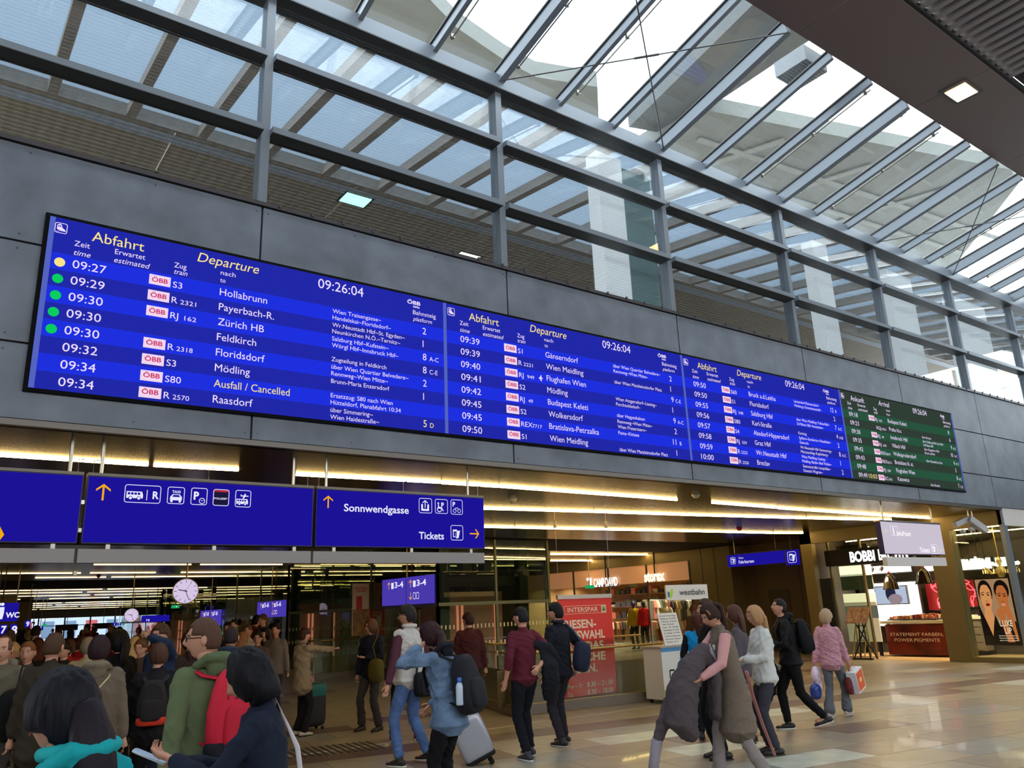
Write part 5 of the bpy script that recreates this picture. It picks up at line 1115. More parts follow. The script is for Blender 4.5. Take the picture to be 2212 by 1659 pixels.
def person(label, pos, H, hd, top=(60,60,70), pants=(30,30,36), shoes=(30,28,28), sole=None, hair='short', hc=(40,28,22), lod=1, skin=None,
           lean=0., twist=0., turn=0., nod=0., lf=None, rf=None, lh=None, rh=None, lpole=(-.4,-.6,-.5), rpole=(.4,-.6,-.5), hem=.86, flare=.0, bulk=1., sleeve=True, sleevecol=None,
           hood=None, collar=None, skirt=None, glasses=False, vest=False, topm=None, lfp=None, rfp=None, grip=.5, legs=True, open_=None, name='person', thick=1., lift=0., cuff=.0):
    NPEO[0] += 1; sd = NPEO[0]
    s = H/1.75; rot = math.radians(hd-90); e = empty(name, (pos[0],pos[1],0), label, 'person', rz=rot); ORG[e.name] = None
    e.location.z = lift
    sk = skin or SK; vox = {0:.009,1:.014,2:.024}[lod]*1.0
    R = Matrix.Rotation(math.radians(-lean), 3, 'X') @ Matrix.Rotation(math.radians(twist), 3, 'Z')
    lf = Vector(lf or (-.10,.0,.08))*1; rf = Vector(rf or (.10,.0,.08))*1
    P = Vector((0, 0, .93))
    V = lambda p: Vector(p)*s
    sp = lambda h, f=0.: P+R@Vector((0, f, h))
    C, N = sp(.32), sp(.54)
    Sh = {-1: P+R@Vector((-.165*bulk,0,.475)), 1: P+R@Vector((.165*bulk,0,.475))}
    hp = {-1: P+Vector((-.085,0,-.04)), 1: P+Vector((.085,0,-.04))}
    ft = {-1: lf, 1: rf}; kn = {}; an = {}
    for k in (-1,1): kn[k], an[k] = ik(hp[k], ft[k], .42, .425, (k*.08,1,.1))
    hd_ = {-1: Vector(lh) if lh else P+Vector((-.27*bulk,.04,-.12)), 1: Vector(rh) if rh else P+Vector((.27*bulk,.04,-.12))}
    el = {}; wr = {}
    for k,pl in ((-1,lpole),(1,rpole)): el[k], wr[k] = ik(Sh[k], hd_[k], .29, .26, pl)
    HR = Matrix.Rotation(math.radians(turn), 3, 'Z') @ Matrix.Rotation(math.radians(-nod), 3, 'X')
    hcn = N+R@Vector((0,.015,.07))+HR@Vector((0,.01,.08))
    tr = [(.0,(.155,.115)),(.12,(.140,.100)),(.24,(.150,.108)),(.36,(.165,.112)),(.44,(.150,.098)),(.49,(.09,.075))]
    side = R@Vector((1,0,0)); t = thick
    # ---- body
    b = MB()
    loft(b, [V(sp(h)) for h,_ in tr], [(a*s*bulk,c*s*bulk) for _,(a,c) in tr], side)
    loft(b, [V(sp(.46)), V(N+R@Vector((0,.0,.04))), V(hcn-Vector((0,0,.05)))], [(.06*s,.058*s),(.052*s,.052*s),(.05*s,.05*s)], side, 12)
    for k in (-1,1):
        loft(b, [V(Sh[k]), V(Sh[k].lerp(el[k],.5)), V(el[k]), V(el[k].lerp(wr[k],.4)), V(wr[k])], [(.05*s,)*2,(.045*s,)*2,(.038*s,)*2,(.036*s,)*2,(.025*s,)*2], (0,0,1) if abs((el[k]-Sh[k]).normalized().z) < .8 else (1,0,0), 10)
        loft(b, [V(hp[k]), V(hp[k].lerp(kn[k],.5)), V(kn[k]), V(kn[k].lerp(an[k],.35)), V(an[k])], [(.082*s,)*2,(.072*s,)*2,(.053*s,)*2,(.052*s,)*2,(.036*s,)*2], (1,0,0), 10)
        d = (wr[k]-el[k]).normalized(); pl = R@Vector((k,0,0)); pn = d.cross(pl).normalized() if abs(d.dot(pl)) < .95 else Vector((0,1,0)); pw = pn.cross(d).normalized()
        loft(b, [V(wr[k]), V(wr[k]+d*.045), V(wr[k]+d*.085)], [(.024*s,.016*s),(.038*s,.018*s),(.036*s,.015*s)], pw, 10)
        fo = Vector((0,.19,0)) if not (lfp or rfp) else Vector((0,.19,0))
        loft(b, [V(an[k]+Vector((0,-.03,-.02))), V(an[k]+Vector((0,.13,-.045)))], [(.035*s,.03*s),(.04*s,.022*s)], (1,0,0), 10)
    me = remesh(b, 'body', vox*1.1, 2)
    # head and fingers joined into the same mesh
    hv, hf = hm(lod < 2)
    extra = MB(); hb = [V(hcn)+HR@(Vector(p)*s) for p in hv]; extra.add(hb, hf)
    for k in (-1,1):
        q = V(hcn)+HR@(Vector((k*.080,-.005,-.008))*s); extra.ball(q, (.011*s,.018*s,.031*s), 10, 8, HR)
        if lod < 2:
            d = (wr[k]-el[k]).normalized(); pl = R@Vector((k,0,0)); pn = d.cross(pl).normalized() if abs(d.dot(pl)) < .95 else Vector((0,1,0)); pw = pn.cross(d).normalized()
            inn = -pn if (hcn-wr[k]).dot(-pn) > 0 else pn
            if wr[k].z < 1.0: inn = pw*(-k) if pw.dot(Vector((k,0,0))) > 0 else pw*k; pw2 = d.cross(inn).normalized()
            else: pw2 = pw
            for j,(o_,l_) in enumerate(((-.028,.062),(-.009,.075),(.010,.072),(.028,.055))):
                A = wr[k]+d*.08+pw2*o_; B = A+d*l_*.5+inn*.012*grip*2; Cc = B+d*l_*.35*(1-grip)+inn*l_*.5*grip*1.2
                extra.tube([V(A),V(B),V(Cc)], [.0095*s,.0085*s,.0065*s], 7)
            A = wr[k]+d*.02+pw2*.024*(1 if pw2.y > 0 else -1); B = A+pw2*.026*(1 if pw2.y > 0 else -1)+d*.03+inn*.01; extra.tube([V(A),V(B),V(B+d*.03+inn*.01)], [.011*s,.0095*s,.007*s], 7)
    bm_v = np.zeros(len(me.vertices)*3); me.vertices.foreach_get('co', bm_v); full = MB(); full.v = [tuple(p) for p in bm_v.reshape(-1,3)]; full.f = [tuple(p.vertices) for p in me.polygons]; bpy.data.meshes.remove(me)
    full.add(extra.v, extra.f); body = full.build('body', sk, e, smooth=True, local=True)
    # face details
    if lod < 2:
        ey = MB(); ib = MB(); lp = MB(); br = MB()
        for k in (-1,1):
            ey.ball(V(hcn)+HR@(Vector((k*.030,.0745,.004))*s), (.0135*s,.0085*s,.0065*s), 10, 6, HR); ib.ball(V(hcn)+HR@(Vector((k*.030,.0805,.004))*s), (.0058*s,.004*s,.0058*s), 8, 6, HR)
            br.tube([V(hcn)+HR@(Vector((k*x_,y_,z_))*s) for x_,y_,z_ in ((.014,.091,.020),(.030,.088,.025),(.046,.076,.020))], .0035*s, 5)
        lp.ball(V(hcn)+HR@(Vector((0,.0875,-.060))*s), (.022*s,.008*s,.0065*s), 10, 6, HR)
        ey.build('eyes', EYW, body, local=True, smooth=True); ib.build('irises', EYEM, body, local=True, smooth=True); lp.build('lips', mat('lips', (150,80,76), .5), body, local=True, smooth=True); br.build('eyebrows', hairm(hc), body, local=True)
    if glasses:
        g = MB()
        for k in (-1,1):
            c_ = Vector((k*.032,.098,.002)); g.tube([V(hcn)+HR@((c_+Vector((.024*math.cos(a),0,.016*math.sin(a))))*s) for a in np.linspace(0,2*PI,13)], .0028*s, 5)
            g.tube([V(hcn)+HR@(Vector((k*.056,.096,.006))*s), V(hcn)+HR@(Vector((k*.082,-.01,.008))*s)], .003*s, 5)
        g.tube([V(hcn)+HR@(Vector((-.008,.1,.004))*s), V(hcn)+HR@(Vector((.008,.1,.004))*s)], .003*s, 5); g.build('glasses', M_black, e, local=True)
    # hair
    HP = {'short':(.018,-.62,.62,.50,.16),'crop':(.010,-.52,.6,.54,.18),'bald':(.006,-.45,.7,.9,-.1),'bob':(.036,-1.0,.50,.34,-.98),'long':(.024,-1.,.60,.52,-.9),'pony':(.015,-.55,.62,.50,-.2),'bun':(.014,-.6,.62,.5,-.2),'curly':(.032,-.72,.62,.42,-.1),'cap':(.02,-.3,.7,.3,.0),'updo':(.026,-.75,.55,.45,-.40)}[hair]
    v, f = hm(lod < 2, 0., 'hair', HP); hmb = MB(); hmb.add([V(hcn)+HR@(Vector(p)*s) for p in v], f)
    Hh = lambda p: V(hcn)+HR@(Vector(p)*s); sideh = HR@Vector((1,0,0))
    if hair == 'long': loft(hmb, [Hh((0,-.03,.06)),Hh((0,-.085,-.04)),V(hcn)+Vector((0,-.10,-.17))*s,V(hcn)+Vector((0,-.105,-.33))*s], [(.085*s,.05*s),(.10*s,.045*s),(.10*s,.035*s),(.05*s,.02*s)], sideh, 14)
    if hair == 'pony': loft(hmb, [Hh((0,-.10,.075)),Hh((0,-.145,.03)),V(hcn)+Vector((0,-.14,-.12))*s,V(hcn)+Vector((0,-.12,-.28))*s], [(.03*s,.03*s),(.045*s,.035*s),(.05*s,.035*s),(.02*s,.015*s)], sideh, 12)
    if hair == 'bun': hmb.ball(Hh((0,-.10,.09)), .045*s)
    if hair == 'bob':
        loft(hmb, [Hh((0,-.045,.03)),Hh((0,-.045,-.07)),Hh((0,-.04,-.135))], [(.100*s,.080*s),(.106*s,.084*s),(.106*s,.082*s)], sideh, 18, .06)
    hmb.build('hair', hairm(hc), e, smooth=True, local=True)
    # ---- trousers
    Lg = MB(); tw = thick
    if legs:
        loft(Lg, [V(sp(.10)), V(sp(.0)), V(P+Vector((0,0,-.07)))], [(.148*s*bulk,.108*s*bulk),(.165*s*bulk,.122*s*bulk),(.15*s*bulk,.115*s*bulk)], (1,0,0))
        fl_ = .065 if flare <= 0 else .065+flare
        for k in (-1,1): loft(Lg, [V(hp[k]+Vector((0,0,.0))), V(hp[k].lerp(kn[k],.5)), V(kn[k]), V(kn[k].lerp(an[k],.4)), V(an[k].lerp(kn[k],.06))], [(.094*s,)*2,(.084*s,)*2,(.067*s,)*2,(.064*s,)*2,(fl_*s*.85,)*2], (1,0,0), 14)
        me = remesh(Lg, 'trousers', vox*1.15, 2, .006, sd); link('trousers', me, mat('worn_blue_jeans', (78,108,160), .85, var=.3, vscale=6, bump=.4, bscale=30) if pants == (66,96,150) else cloth(pants), e)
    for k in (-1,1):
        sh_ = MB(); a = an[k]; hp_ = -.0; up = max(0, a.z-.09)
        q = Matrix.Rotation(-min(up*3.5,.9), 3, 'X'); F = lambda p: V(a+q@Vector(p))
        loft(sh_, [F((0,-.065,-.035)),F((0,.0,-.03)),F((0,.08,-.045)),F((0,.165,-.055))], [(.036*s,.035*s),(.043*s,.042*s),(.047*s,.032*s),(.036*s,.02*s)], (1,0,0), 12)
        sh_.tube([F((0,0,-.03)),F((0,0,.03))], .042*s, 10)
        o = sh_.build('shoe', mat('shoe_%d_%d_%d' % shoes, shoes, .5), e, smooth=True, local=True)
        so_ = MB(); loft(so_, [F((0,-.085,-.072)),F((0,.02,-.072)),F((0,.10,-.072)),F((0,.18,-.070))], [(.03*s,.010*s),(.043*s,.012*s),(.049*s,.012*s),(.03*s,.010*s)], (1,0,0), 10)
        so_.build('sole', mat('sole_%d_%d_%d' % (sole or (25,24,24)), sole or (25,24,24), .6), o, smooth=True, local=True)
    # ---- upper garment
    Tp = MB(); th = .018*t; hz = hem-.93
    rows = [(max(hz,-.45) if hz > -.46 else -.45, (.172+max(0,-hz)*.12*(1+flare), .128+max(0,-hz)*.10))] if hz < 0 else []
    if hz < -.15: rows.append((-.1,(.170,.128)))
    rows += [(h,(a+.0,c)) for h,(a,c) in tr if h > hz+.03]
    if hz < 0: pts_ = [V(P+Vector((0,0,h))) if h < 0 else V(sp(h)) for h,_ in rows]
    else: pts_ = [V(sp(h)) for h,_ in rows]
    loft(Tp, pts_, [((a*bulk+th)*s,(c*bulk+th)*s) for _,(a,c) in rows], side, 20)
    if hz < -.46: 
        loft(Tp, [V(P+Vector((0,.0,-.2))), V(P+Vector((0,-.02,hz)))], [(.20*s,.15*s),((.23+flare)*s,(.18+flare)*s)], (1,0,0), 20)
    for k in (-1,1):
        Tp.ball(V(Sh[k]-R@Vector((k*.012,0,.006))), (.056+th*.6)*s)
        if not vest:
            sl = Tp if sleevecol is None else None
            loft(Tp, [V(sp(.475)), V(Sh[k]-R@Vector((k*.03,0,.008)))], [((.055+th*.5)*s,)*2,((.050+th*.5)*s,)*2], (0,1,0), 12)
            if sl is not None: loft(Tp, [V(Sh[k].lerp(el[k],.14)), V(Sh[k].lerp(el[k],.5)), V(el[k]), V(el[k].lerp(wr[k],.5)), V(el[k].lerp(wr[k],.93-cuff))], [((.050+th*.6)*s,)*2,((.046+th*.7)*s,)*2,((.041+th*.7)*s,)*2,((.037+th*.7)*s,)*2,((.032+th*.6)*s,)*2], (0,0,1) if abs((el[k]-Sh[k]).normalized().z) < .8 else (1,0,0), 12)
    loft(Tp, [V(sp(.44)), V(N+R@Vector((0,-.01,.02)))], [(.085*s,.08*s),(.066*s,.064*s)], side, 14)
    tm_ = topm or cloth(top)
    me = remesh(Tp, 'top', vox*1.15, 2, (.004+.003*min(t,2)) if lod < 2 else .004, sd); tname = 'vest' if vest else 'jacket' if t > 1.3 else 'sweater'
    me.name = tname; link(tname, me, tm_, e)
    if sleevecol is not None or vest:
        Sl = MB()
        for k in (-1,1): loft(Sl, [V(Sh[k]), V(Sh[k].lerp(el[k],.5)), V(el[k]), V(el[k].lerp(wr[k],.5)), V(el[k].lerp(wr[k],.93))], [((.050+.012)*s,)*2,((.046+.012)*s,)*2,((.042+.012)*s,)*2,((.038+.01)*s,)*2,((.032+.008)*s,)*2], (0,0,1) if abs((el[k]-Sh[k]).normalized().z) < .8 else (1,0,0), 12)
        link('sleeves', remesh(Sl, 'sleeves', vox, 2, .003, sd), cloth(sleevecol), e)
    if hood: 
        Hd = MB(); c0 = N+R@Vector((0,-.07,.0)); 
        loft(Hd, [V(N+R@Vector((-.10,-.02,-.01))), V(N+R@Vector((-.07,-.09,.03))), V(c0+R@Vector((0,-.035,.03))), V(N+R@Vector((.07,-.09,.03))), V(N+R@Vector((.10,-.02,-.01)))], [(.03*s,.04*s),(.035*s,.055*s),(.04*s,.075*s),(.035*s,.055*s),(.03*s,.04*s)], (0,0,1), 12)
        Hd.ball(V(N+R@Vector((0,-.10,-.03))), (.09*s,.045*s,.07*s), 14, 10)
        link('hood', remesh(Hd, 'hood', vox, 2, .004, sd), cloth(hood), e)
    if collar:
        Cl = MB(); ps = [V(N+R@Vector((.072*math.cos(a),.068*math.sin(a)-.005,.035))) for a in np.linspace(PI*.60, PI*2.40, 12)]
        Cl.tube(ps, .024*s, 8); link('collar', remesh(Cl, 'collar', vox*.8, 1), cloth(collar), e)
    e['_'] = 0; del e['_']
    info = dict(e=e, s=s, V=V, N=N, P=P, Sh=Sh, wr=wr, el=el, R=R, sp=sp, rot=rot, pos=Vector((pos[0],pos[1],lift)), hc=hcn, HR=HR, an=an, kn=kn)
    return info
def attach(info, name, label, cat, group=None):
    """a top-level thing placed in the same local frame as the person who carries it"""
    e = empty(name, info['pos'], label, cat, group, rz=info['rot']); ORG[e.name] = None; return e
def superbox(mb, c, h, ex=.55, R=None, n=20, m=12, taper=0.):
    c = Vector(c); base = len(mb.v); sg = lambda v: math.copysign(abs(v)**ex, v)
    for i in range(m+1):
        ph = -PI/2+PI*i/m
        for k in range(n):
            t = 2*PI*k/n; zz = sg(math.sin(ph)); w_ = 1-taper*max(0,zz)
            p = Vector((h[0]*sg(math.cos(ph))*sg(math.cos(t))*w_, h[1]*sg(math.cos(ph))*sg(math.sin(t))*w_, h[2]*zz)); mb.v.append(tuple(c+(R@p if R else p)))
    for i in range(m):
        for k in range(n):
            A = base+i*n+k; B = base+i*n+(k+1)%n; mb.f.append((A,B,B+n,A+n))
    return mb
def backpack(info, label, c, c2=None, w_=.15, h_=.22, d_=.08, drop=.0, name='backpack', off=0., straps=True, roll=0., bottom=None):
    e = attach(info, name, label, 'bag'); s = info['s']; R = info['R']@Matrix.Rotation(roll,3,'Y'); V = info['V']; ctr = info['sp'](.26-drop)+info['R']@Vector((off,-.14-d_,0))
    m_ = cloth(c, .7); b = superbox(MB(), V(ctr), (w_*s,d_*s,h_*s), .5, R, taper=.25); b.build('bag', m_, e, smooth=True, local=True)
    p = superbox(MB(), V(ctr+R@Vector((0,-d_*.9,-h_*.35))), (w_*.75*s,d_*.45*s,h_*.5*s), .5, R); p.build('front_pocket', cloth(c2 or c, .7), e, smooth=True, local=True)
    if bottom: superbox(MB(), V(ctr+R@Vector((0,-.0,-h_*.85))), (w_*1.0*s,d_*1.02*s,h_*.22*s), .5, R).build('base_panel', cloth(bottom,.7), e, smooth=True, local=True)
    z_ = MB(); z_.tube([V(ctr+R@Vector((w_*.7*math.cos(a),-d_*1.02,h_*.55*math.sin(a)+h_*.25))) for a in np.linspace(0,PI,9)], .004*s, 5); z_.build('zip', M_black, e, local=True)
    if straps:
        for k in (-1,1):
            x = k*.105; pts = [ctr+info['R']@Vector((x*.6-off,.04,h_*.8))]+[info['sp'](hh)+info['R']@Vector((x,yy,0)) for hh,yy in ((.475,-.09),(.515,-.02),(.49,.08),(.38,.145),(.2,.13))]+[ctr+info['R']@Vector((x*1.1-off,.03,-h_*.75))]
            sm = MB(); loft(sm, [V(q) for q in pts], [(.026*s,.008*s)]*len(pts), (1,0,0), 8); sm.build('strap', m_, e, smooth=True, local=True)
    return e

def foot(u, v): p = AZ(u, v, 0); return (p.x, p.y)
# --- large figures
# turquoise woman, close to the camera
q = AD(205,1441,2.75)
I = person('woman in a turquoise jacket with dark tied-back hair, close in the bottom left corner', (q.x,q.y), q.z, 128, top=(20,150,160), pants=(26,28,40), hair='updo', hc=(20,20,30), lod=0, collar=(40,175,180), hood=(26,160,168), turn=14, lean=8, thick=2.2, hem=.80, bulk=1.12)
backpack(I, 'dark backpack of the woman in turquoise at the bottom left', (22,22,30), w_=.14, h_=.2)
h_ = MB(); s = I['s']; V = I['V']; hc_ = I['hc']; loft(h_, [V(hc_+Vector((.0,-.09,.02))), V(hc_+Vector((.0,-.13,-.08))), V(hc_+Vector((0,-.15,-.2))), V(hc_+Vector((0,-.16,-.30)))], [(.05,.04),(.07,.05),(.075,.05),(.04,.03)], (1,0,0)); h_.build('ponytail', hairm((30,24,34)), I['e'], smooth=True, local=True)
# black bob woman with phone
q = AD(585,1397,3.95)
I = person('woman with a black bob haircut and navy top looking at a phone', (q.x,q.y), q.z, 156, top=(26,34,52), pants=(20,22,30), hair='bob', hc=(14,14,22), lod=0, turn=2, nod=24, lh=(-.10,.42,1.27), rh=(.05,.42,1.23), lpole=(-.6,-.2,-.8), rpole=(.6,-.2,-.8), thick=1.1, grip=.7, bulk=.95, hem=.86, lean=4)
e = attach(I, 'phone', 'white smartphone held by the woman with the black bob', 'phone'); s = I['s']
wv = I['V']((I['wr'][-1]+I['wr'][1])/2+Vector((0,.11,.03))); Rm = Matrix.Rotation(math.radians(25),3,'X')
superbox(MB(), wv, (.036,.075,.005), .25, Rm).build('phone_case', mat('phone_white',(190,205,220),.3), e, smooth=True, local=True)
superbox(MB(), wv+Rm@Vector((0,0,.005)), (.032,.07,.0015), .25, Rm).build('screen', emis('phone_glow',(150,170,200),.8), e, local=True)
e = attach(I, 'tote_bag', 'white cloth bag hanging at the back of the woman with the black bob', 'bag')
V = I['V']; b = MB(); superbox(b, V(Vector((.15,-.10,.78))), (.03,.16,.20), .6); b.build('bag', mat('tote_cream',(205,200,205),.8,bump=.2), e, smooth=True, local=True)
b = MB(); N_ = I['N']
for dx in (-.03,.03): loft(b, [V(Vector((.16,-.10+dx*3,.95))), V(Vector((.15,-.11+dx,1.25))), V(I['Sh'][1]+Vector((-.02,-.03+dx,.085))), V(Vector((.18,.07+dx,1.2))), V(Vector((.17,-.02+dx,.95)))], [(.012,.004)]*5, (0,1,0), 8)
b.build('strap', mat('tote_cream',(205,200,205),.8,bump=.2), e, smooth=True, local=True)
# green hoodie man
q = AD(462,1330,5.3)
I = person('bearded man in a green hooded sweatshirt with reddish-brown trousers walking left', (q.x,q.y), q.z, 118, top=(92,104,74), pants=(140,86,62), shoes=(50,40,36), hair='crop', hc=(84,58,44), lod=0, turn=44, lh=(-.34,-.05,.80), rh=(.34,.2,.86), lf=(-.1,-.25,.12), rf=(.1,.25,.08), thick=1.5, hood=(84,96,68), lean=4, bulk=1.08, glasses=True)
backpack(I, 'bright red backpack with black base worn by the man in green', (196,34,58), (184,28,50), w_=.16, h_=.24, d_=.07, bottom=(24,24,34), roll=.12)
# vest man
q = foot(885,1652)
I = person('man in a pale quilted vest and blue jeans with glasses, looking left', q, 1.80, 112, top=(190,184,180), sleevecol=(82,46,60), vest=True, pants=(66,96,150), shoes=(40,34,34), sole=(225,220,215), hair='short', hc=(34,30,30), lod=0, turn=24, lh=(-.33,.05,.84), rh=(.3,.15,.95), lf=(-.16,.02,.08), rf=(.18,-.12,.10), thick=2.0, collar=(200,192,188), glasses=True, bulk=1.08, hem=.90)
for z_ in (.18,.26,.34): 
    g = MB(); g.tube([I['V'](I['sp'](z_)+I['R']@Vector((.205*math.cos(a),.152*math.sin(a),0))) for a in np.linspace(0,2*PI,25)], .0035, 4); g.build('quilting_seam', cloth((150,144,142)), I['e'], local=True)
e = attach(I, 'shoulder_bag', 'black shoulder bag at the hip of the man in the quilted vest', 'bag'); V = I['V']
superbox(MB(), V((.02,-.21,.86)), (.17,.06,.14), .45).build('bag', cloth((20,20,24),.7), e, smooth=True, local=True); superbox(MB(), V((.02,-.27,.83)), (.14,.02,.09), .4).build('front_pocket', cloth((26,26,30),.7), e, smooth=True, local=True)
b = MB(); loft(b, [V((-.12,-.2,.98)),V(I['sp'](.3)+Vector((-.02,-.16,0))),V(I['Sh'][1]+Vector((-.04,-.07,.09))),V(I['Sh'][1]+Vector((-.04,.05,.09)))], [(.02,.006)]*4, (1,0,0), 8); b.build('strap', M_black, e, smooth=True, local=True)
# denim jacket woman
q = foot(975,1770)
I = person('woman in a washed denim jacket with dark red hair, hand at her head', q, 1.63, 118, top=(86,112,146), topm=mat('worn_denim', (92,116,146), .85, var=.38, vscale=7, bump=.4, bscale=30), pants=(16,16,20), shoes=(26,24,26), hair='long', hc=(44,20,24), lod=0, turn=18, nod=22, lean=12, lh=(-.13,.24,1.50), rh=(.16,.3,.95), lpole=(-.8,.5,-.5), hood=(24,26,34), hem=.80, thick=1.9, grip=.3)
backpack(I, 'large black backpack with a water bottle worn by the woman in denim', (30,30,38), w_=.17, h_=.27, d_=.10, drop=.08)
e = attach(I, 'water_bottle', 'blue-capped water bottle in the side pocket of the black backpack', 'bottle'); V = I['V']; c_ = V(I['sp'](.12)+I['R']@Vector((-.17,-.24,0)))
MB().lathe([(.03,-.1),(.032,-.09),(.032,.05),(.02,.08)], c_, 14).build('bottle', mat('bottle_clear',(190,205,225),.15), e, smooth=True, local=True); MB().lathe([(.02,.08),(.02,.115),(.012,.12)], c_, 12).build('bottle_cap', mat('cap_blue',(60,110,200),.4), e, smooth=True, local=True)
# silver suitcase behind her
p = AZ(1020,1652,0); e = empty('suitcase', p, 'silver-grey hard suitcase tilted behind the woman in denim', 'suitcase', rz=-.5); ORG[e.name] = None
Rm = Matrix.Rotation(math.radians(-24),3,'Y'); superbox(MB(), (0,0,.30), (.19,.12,.26), .35, Rm).build('shell', mat('silver_shell',(168,170,182),.3,.2), e, smooth=True, local=True)
superbox(MB(), Rm@Vector((0,0,-.25))+Vector((0,0,.30)), (.18,.115,.03), .4, Rm).build('base', M_black, e, smooth=True, local=True)
for x in (-.02,.22): 
    for y in (-.08,.08): MB().ball((x,y,.035), (.03,.015,.03), 10, 6).build('wheel', M_black, e, local=True)
MB().tube([(-.15,-.06,.55),(-.32,-.06,.95),(-.32,.06,.95),(-.15,.06,.55)], .01, 6).build('handle', M_chrome, e, local=True)
# maroon sweater man
q = foot(1140,1640)
I = person('man in a maroon sweater and dark jeans with a bare forearm, seen from behind', q, 1.72, 88, top=(92,32,46), pants=(24,26,34), shoes=(56,56,66), sole=(220,216,214), hair='crop', hc=(24,20,24), lod=0, turn=22, lh=(-.26,.02,.9), rh=(.10,-.18,1.04), rpole=(.9,-.2,.1), lf=(-.07,-.10,.08), rf=(.13,.12,.09), thick=1.1, cuff=.55, hem=.90)
# black coat carried
e = attach(I, 'carried_coat', 'black coat hanging over the arm of the man in maroon', 'coat'); V = I['V']
b = MB(); loft(b, [V((.24,-.12,1.22)),V((.27,-.18,1.05)),V((.28,-.16,.85)),V((.26,-.12,.66))], [(.10,.05),(.13,.07),(.14,.08),(.09,.05)], (1,.2,0), 16); loft(b, [V((.10,-.1,1.3)),V((.26,-.15,1.24)),V((.40,-.2,1.1))], [(.05,.03),(.08,.06),(.03,.03)], (0,0,1), 12)
link('coat_cloth', remesh(b, 'coat_cloth', .012, 2, .006, 4), cloth((26,28,36)), e)
# dark jacket man with bag
q = foot(1218,1610)
I = person('man in a dark navy jacket and charcoal trousers walking away, face in profile', q, 1.76, 100, top=(24,26,36), pants=(44,42,50), shoes=(34,34,40), sole=(190,186,182), hair='short', hc=(18,16,20), lod=0, turn=30, lf=(-.10,-.06,.08), rf=(.15,.10,.08), rh=(.24,-.08,.93), thick=1.6, collar=(40,42,52), hem=.84)
e = attach(I, 'sports_bag', 'navy shoulder bag with a blue strap on the man in the dark jacket', 'bag'); V = I['V']
superbox(MB(), V((.22,-.20,1.05)), (.13,.08,.19), .6, Matrix.Rotation(.25,3,'Y')).build('bag', cloth((30,36,58),.7), e, smooth=True, local=True)
b = MB(); loft(b, [V((.26,-.2,1.2)),V((.16,-.14,1.38)),V((.07,-.06,1.50)),V((-.02,.06,1.46))], [(.018,.005)]*4, (1,0,0), 8); b.build('strap', cloth((58,72,100)), e, smooth=True, local=True)
# grey-coat girl
q = foot(1606,1690)
I = person('young woman in a long grey-brown waistcoat and pink sleeves swinging a coat', q, 1.70, 150, top=(120,108,96), sleevecol=(214,158,158), pants=(150,140,140), shoes=(150,130,110), hair='pony', hc=(52,32,26), lod=0, turn=12, nod=26, lean=10, lh=(-.20,.40,1.0), rh=(.14,.48,.98), lpole=(-.4,-.3,-.8), rpole=(.6,-.3,-.8), hem=.48, flare=.02, thick=1.1, lf=(-.1,-.2,.1), rf=(.1,.2,.08), grip=.9)
hb = MB(); hb.tube([I['V'](I['hc'])+I['HR']@(Vector((.088*math.cos(a),.045,.105*math.sin(a)-.0))*I['s']) for a in np.linspace(.25,PI-.25,14)], .006, 6); hb.build('hair_band', mat('band_tan',(190,140,90),.5), I['e'], smooth=True, local=True)
V = I['V']; b = MB(); loft(b, [V((0,.12,1.42)),V((0,.17,1.3)),V((0,.17,1.12))], [(.06,.02),(.08,.025),(.05,.02)], (1,0,0), 12); b.build('white_blouse', mat('blouse_white',(226,224,226),.8), I['e'], smooth=True, local=True)
b = MB(); loft(b, [V((.10,-.2,1.02)),V((.12,-.24,.8)),V((.14,-.32,.5)),V((.16,-.42,.2))], [(.05,.008),(.048,.008),(.044,.008),(.036,.008)], (1,0,0), 8); b.build('pink_belt', mat('belt_pink',(240,168,164),.7), I['e'], smooth=True, local=True)
e = attach(I, 'swung_coat', 'grey-brown coat being pulled on by the young woman in front', 'coat')
b = MB(); loft(b, [V((-.12,.30,1.30)),V((-.10,.44,1.12)),V((-.08,.56,.88)),V((-.05,.60,.62)),V((-.0,.50,.45))], [(.08,.05),(.13,.12),(.16,.16),(.17,.17),(.12,.08)], (1,.2,0), 18)
loft(b, [V((.05,.40,.95)),V((.05,.66,.75)),V((.05,.82,.42)),V((.05,.86,.25))], [(.10,.06),(.09,.08),(.055,.055),(.05,.045)], (1,0,0), 14)
loft(b, [V((-.1,.3,1.25)),V((-.05,.2,1.0)),V((-.02,.22,.62))], [(.08,.05),(.1,.07),(.09,.06)], (1,0,0), 14)
link('coat_cloth', remesh(b, 'coat_cloth', .012, 3, .007, 9), cloth((86,78,82)), e)
b = MB(); loft(b, [V((.05,.825,.42)),V((.05,.875,.22)),V((.05,.885,.17))], [(.058,.056),(.055,.05),(.052,.05)], (1,0,0), 14); b.build('sleeve_lining', cloth((150,146,156)), e, smooth=True, local=True)
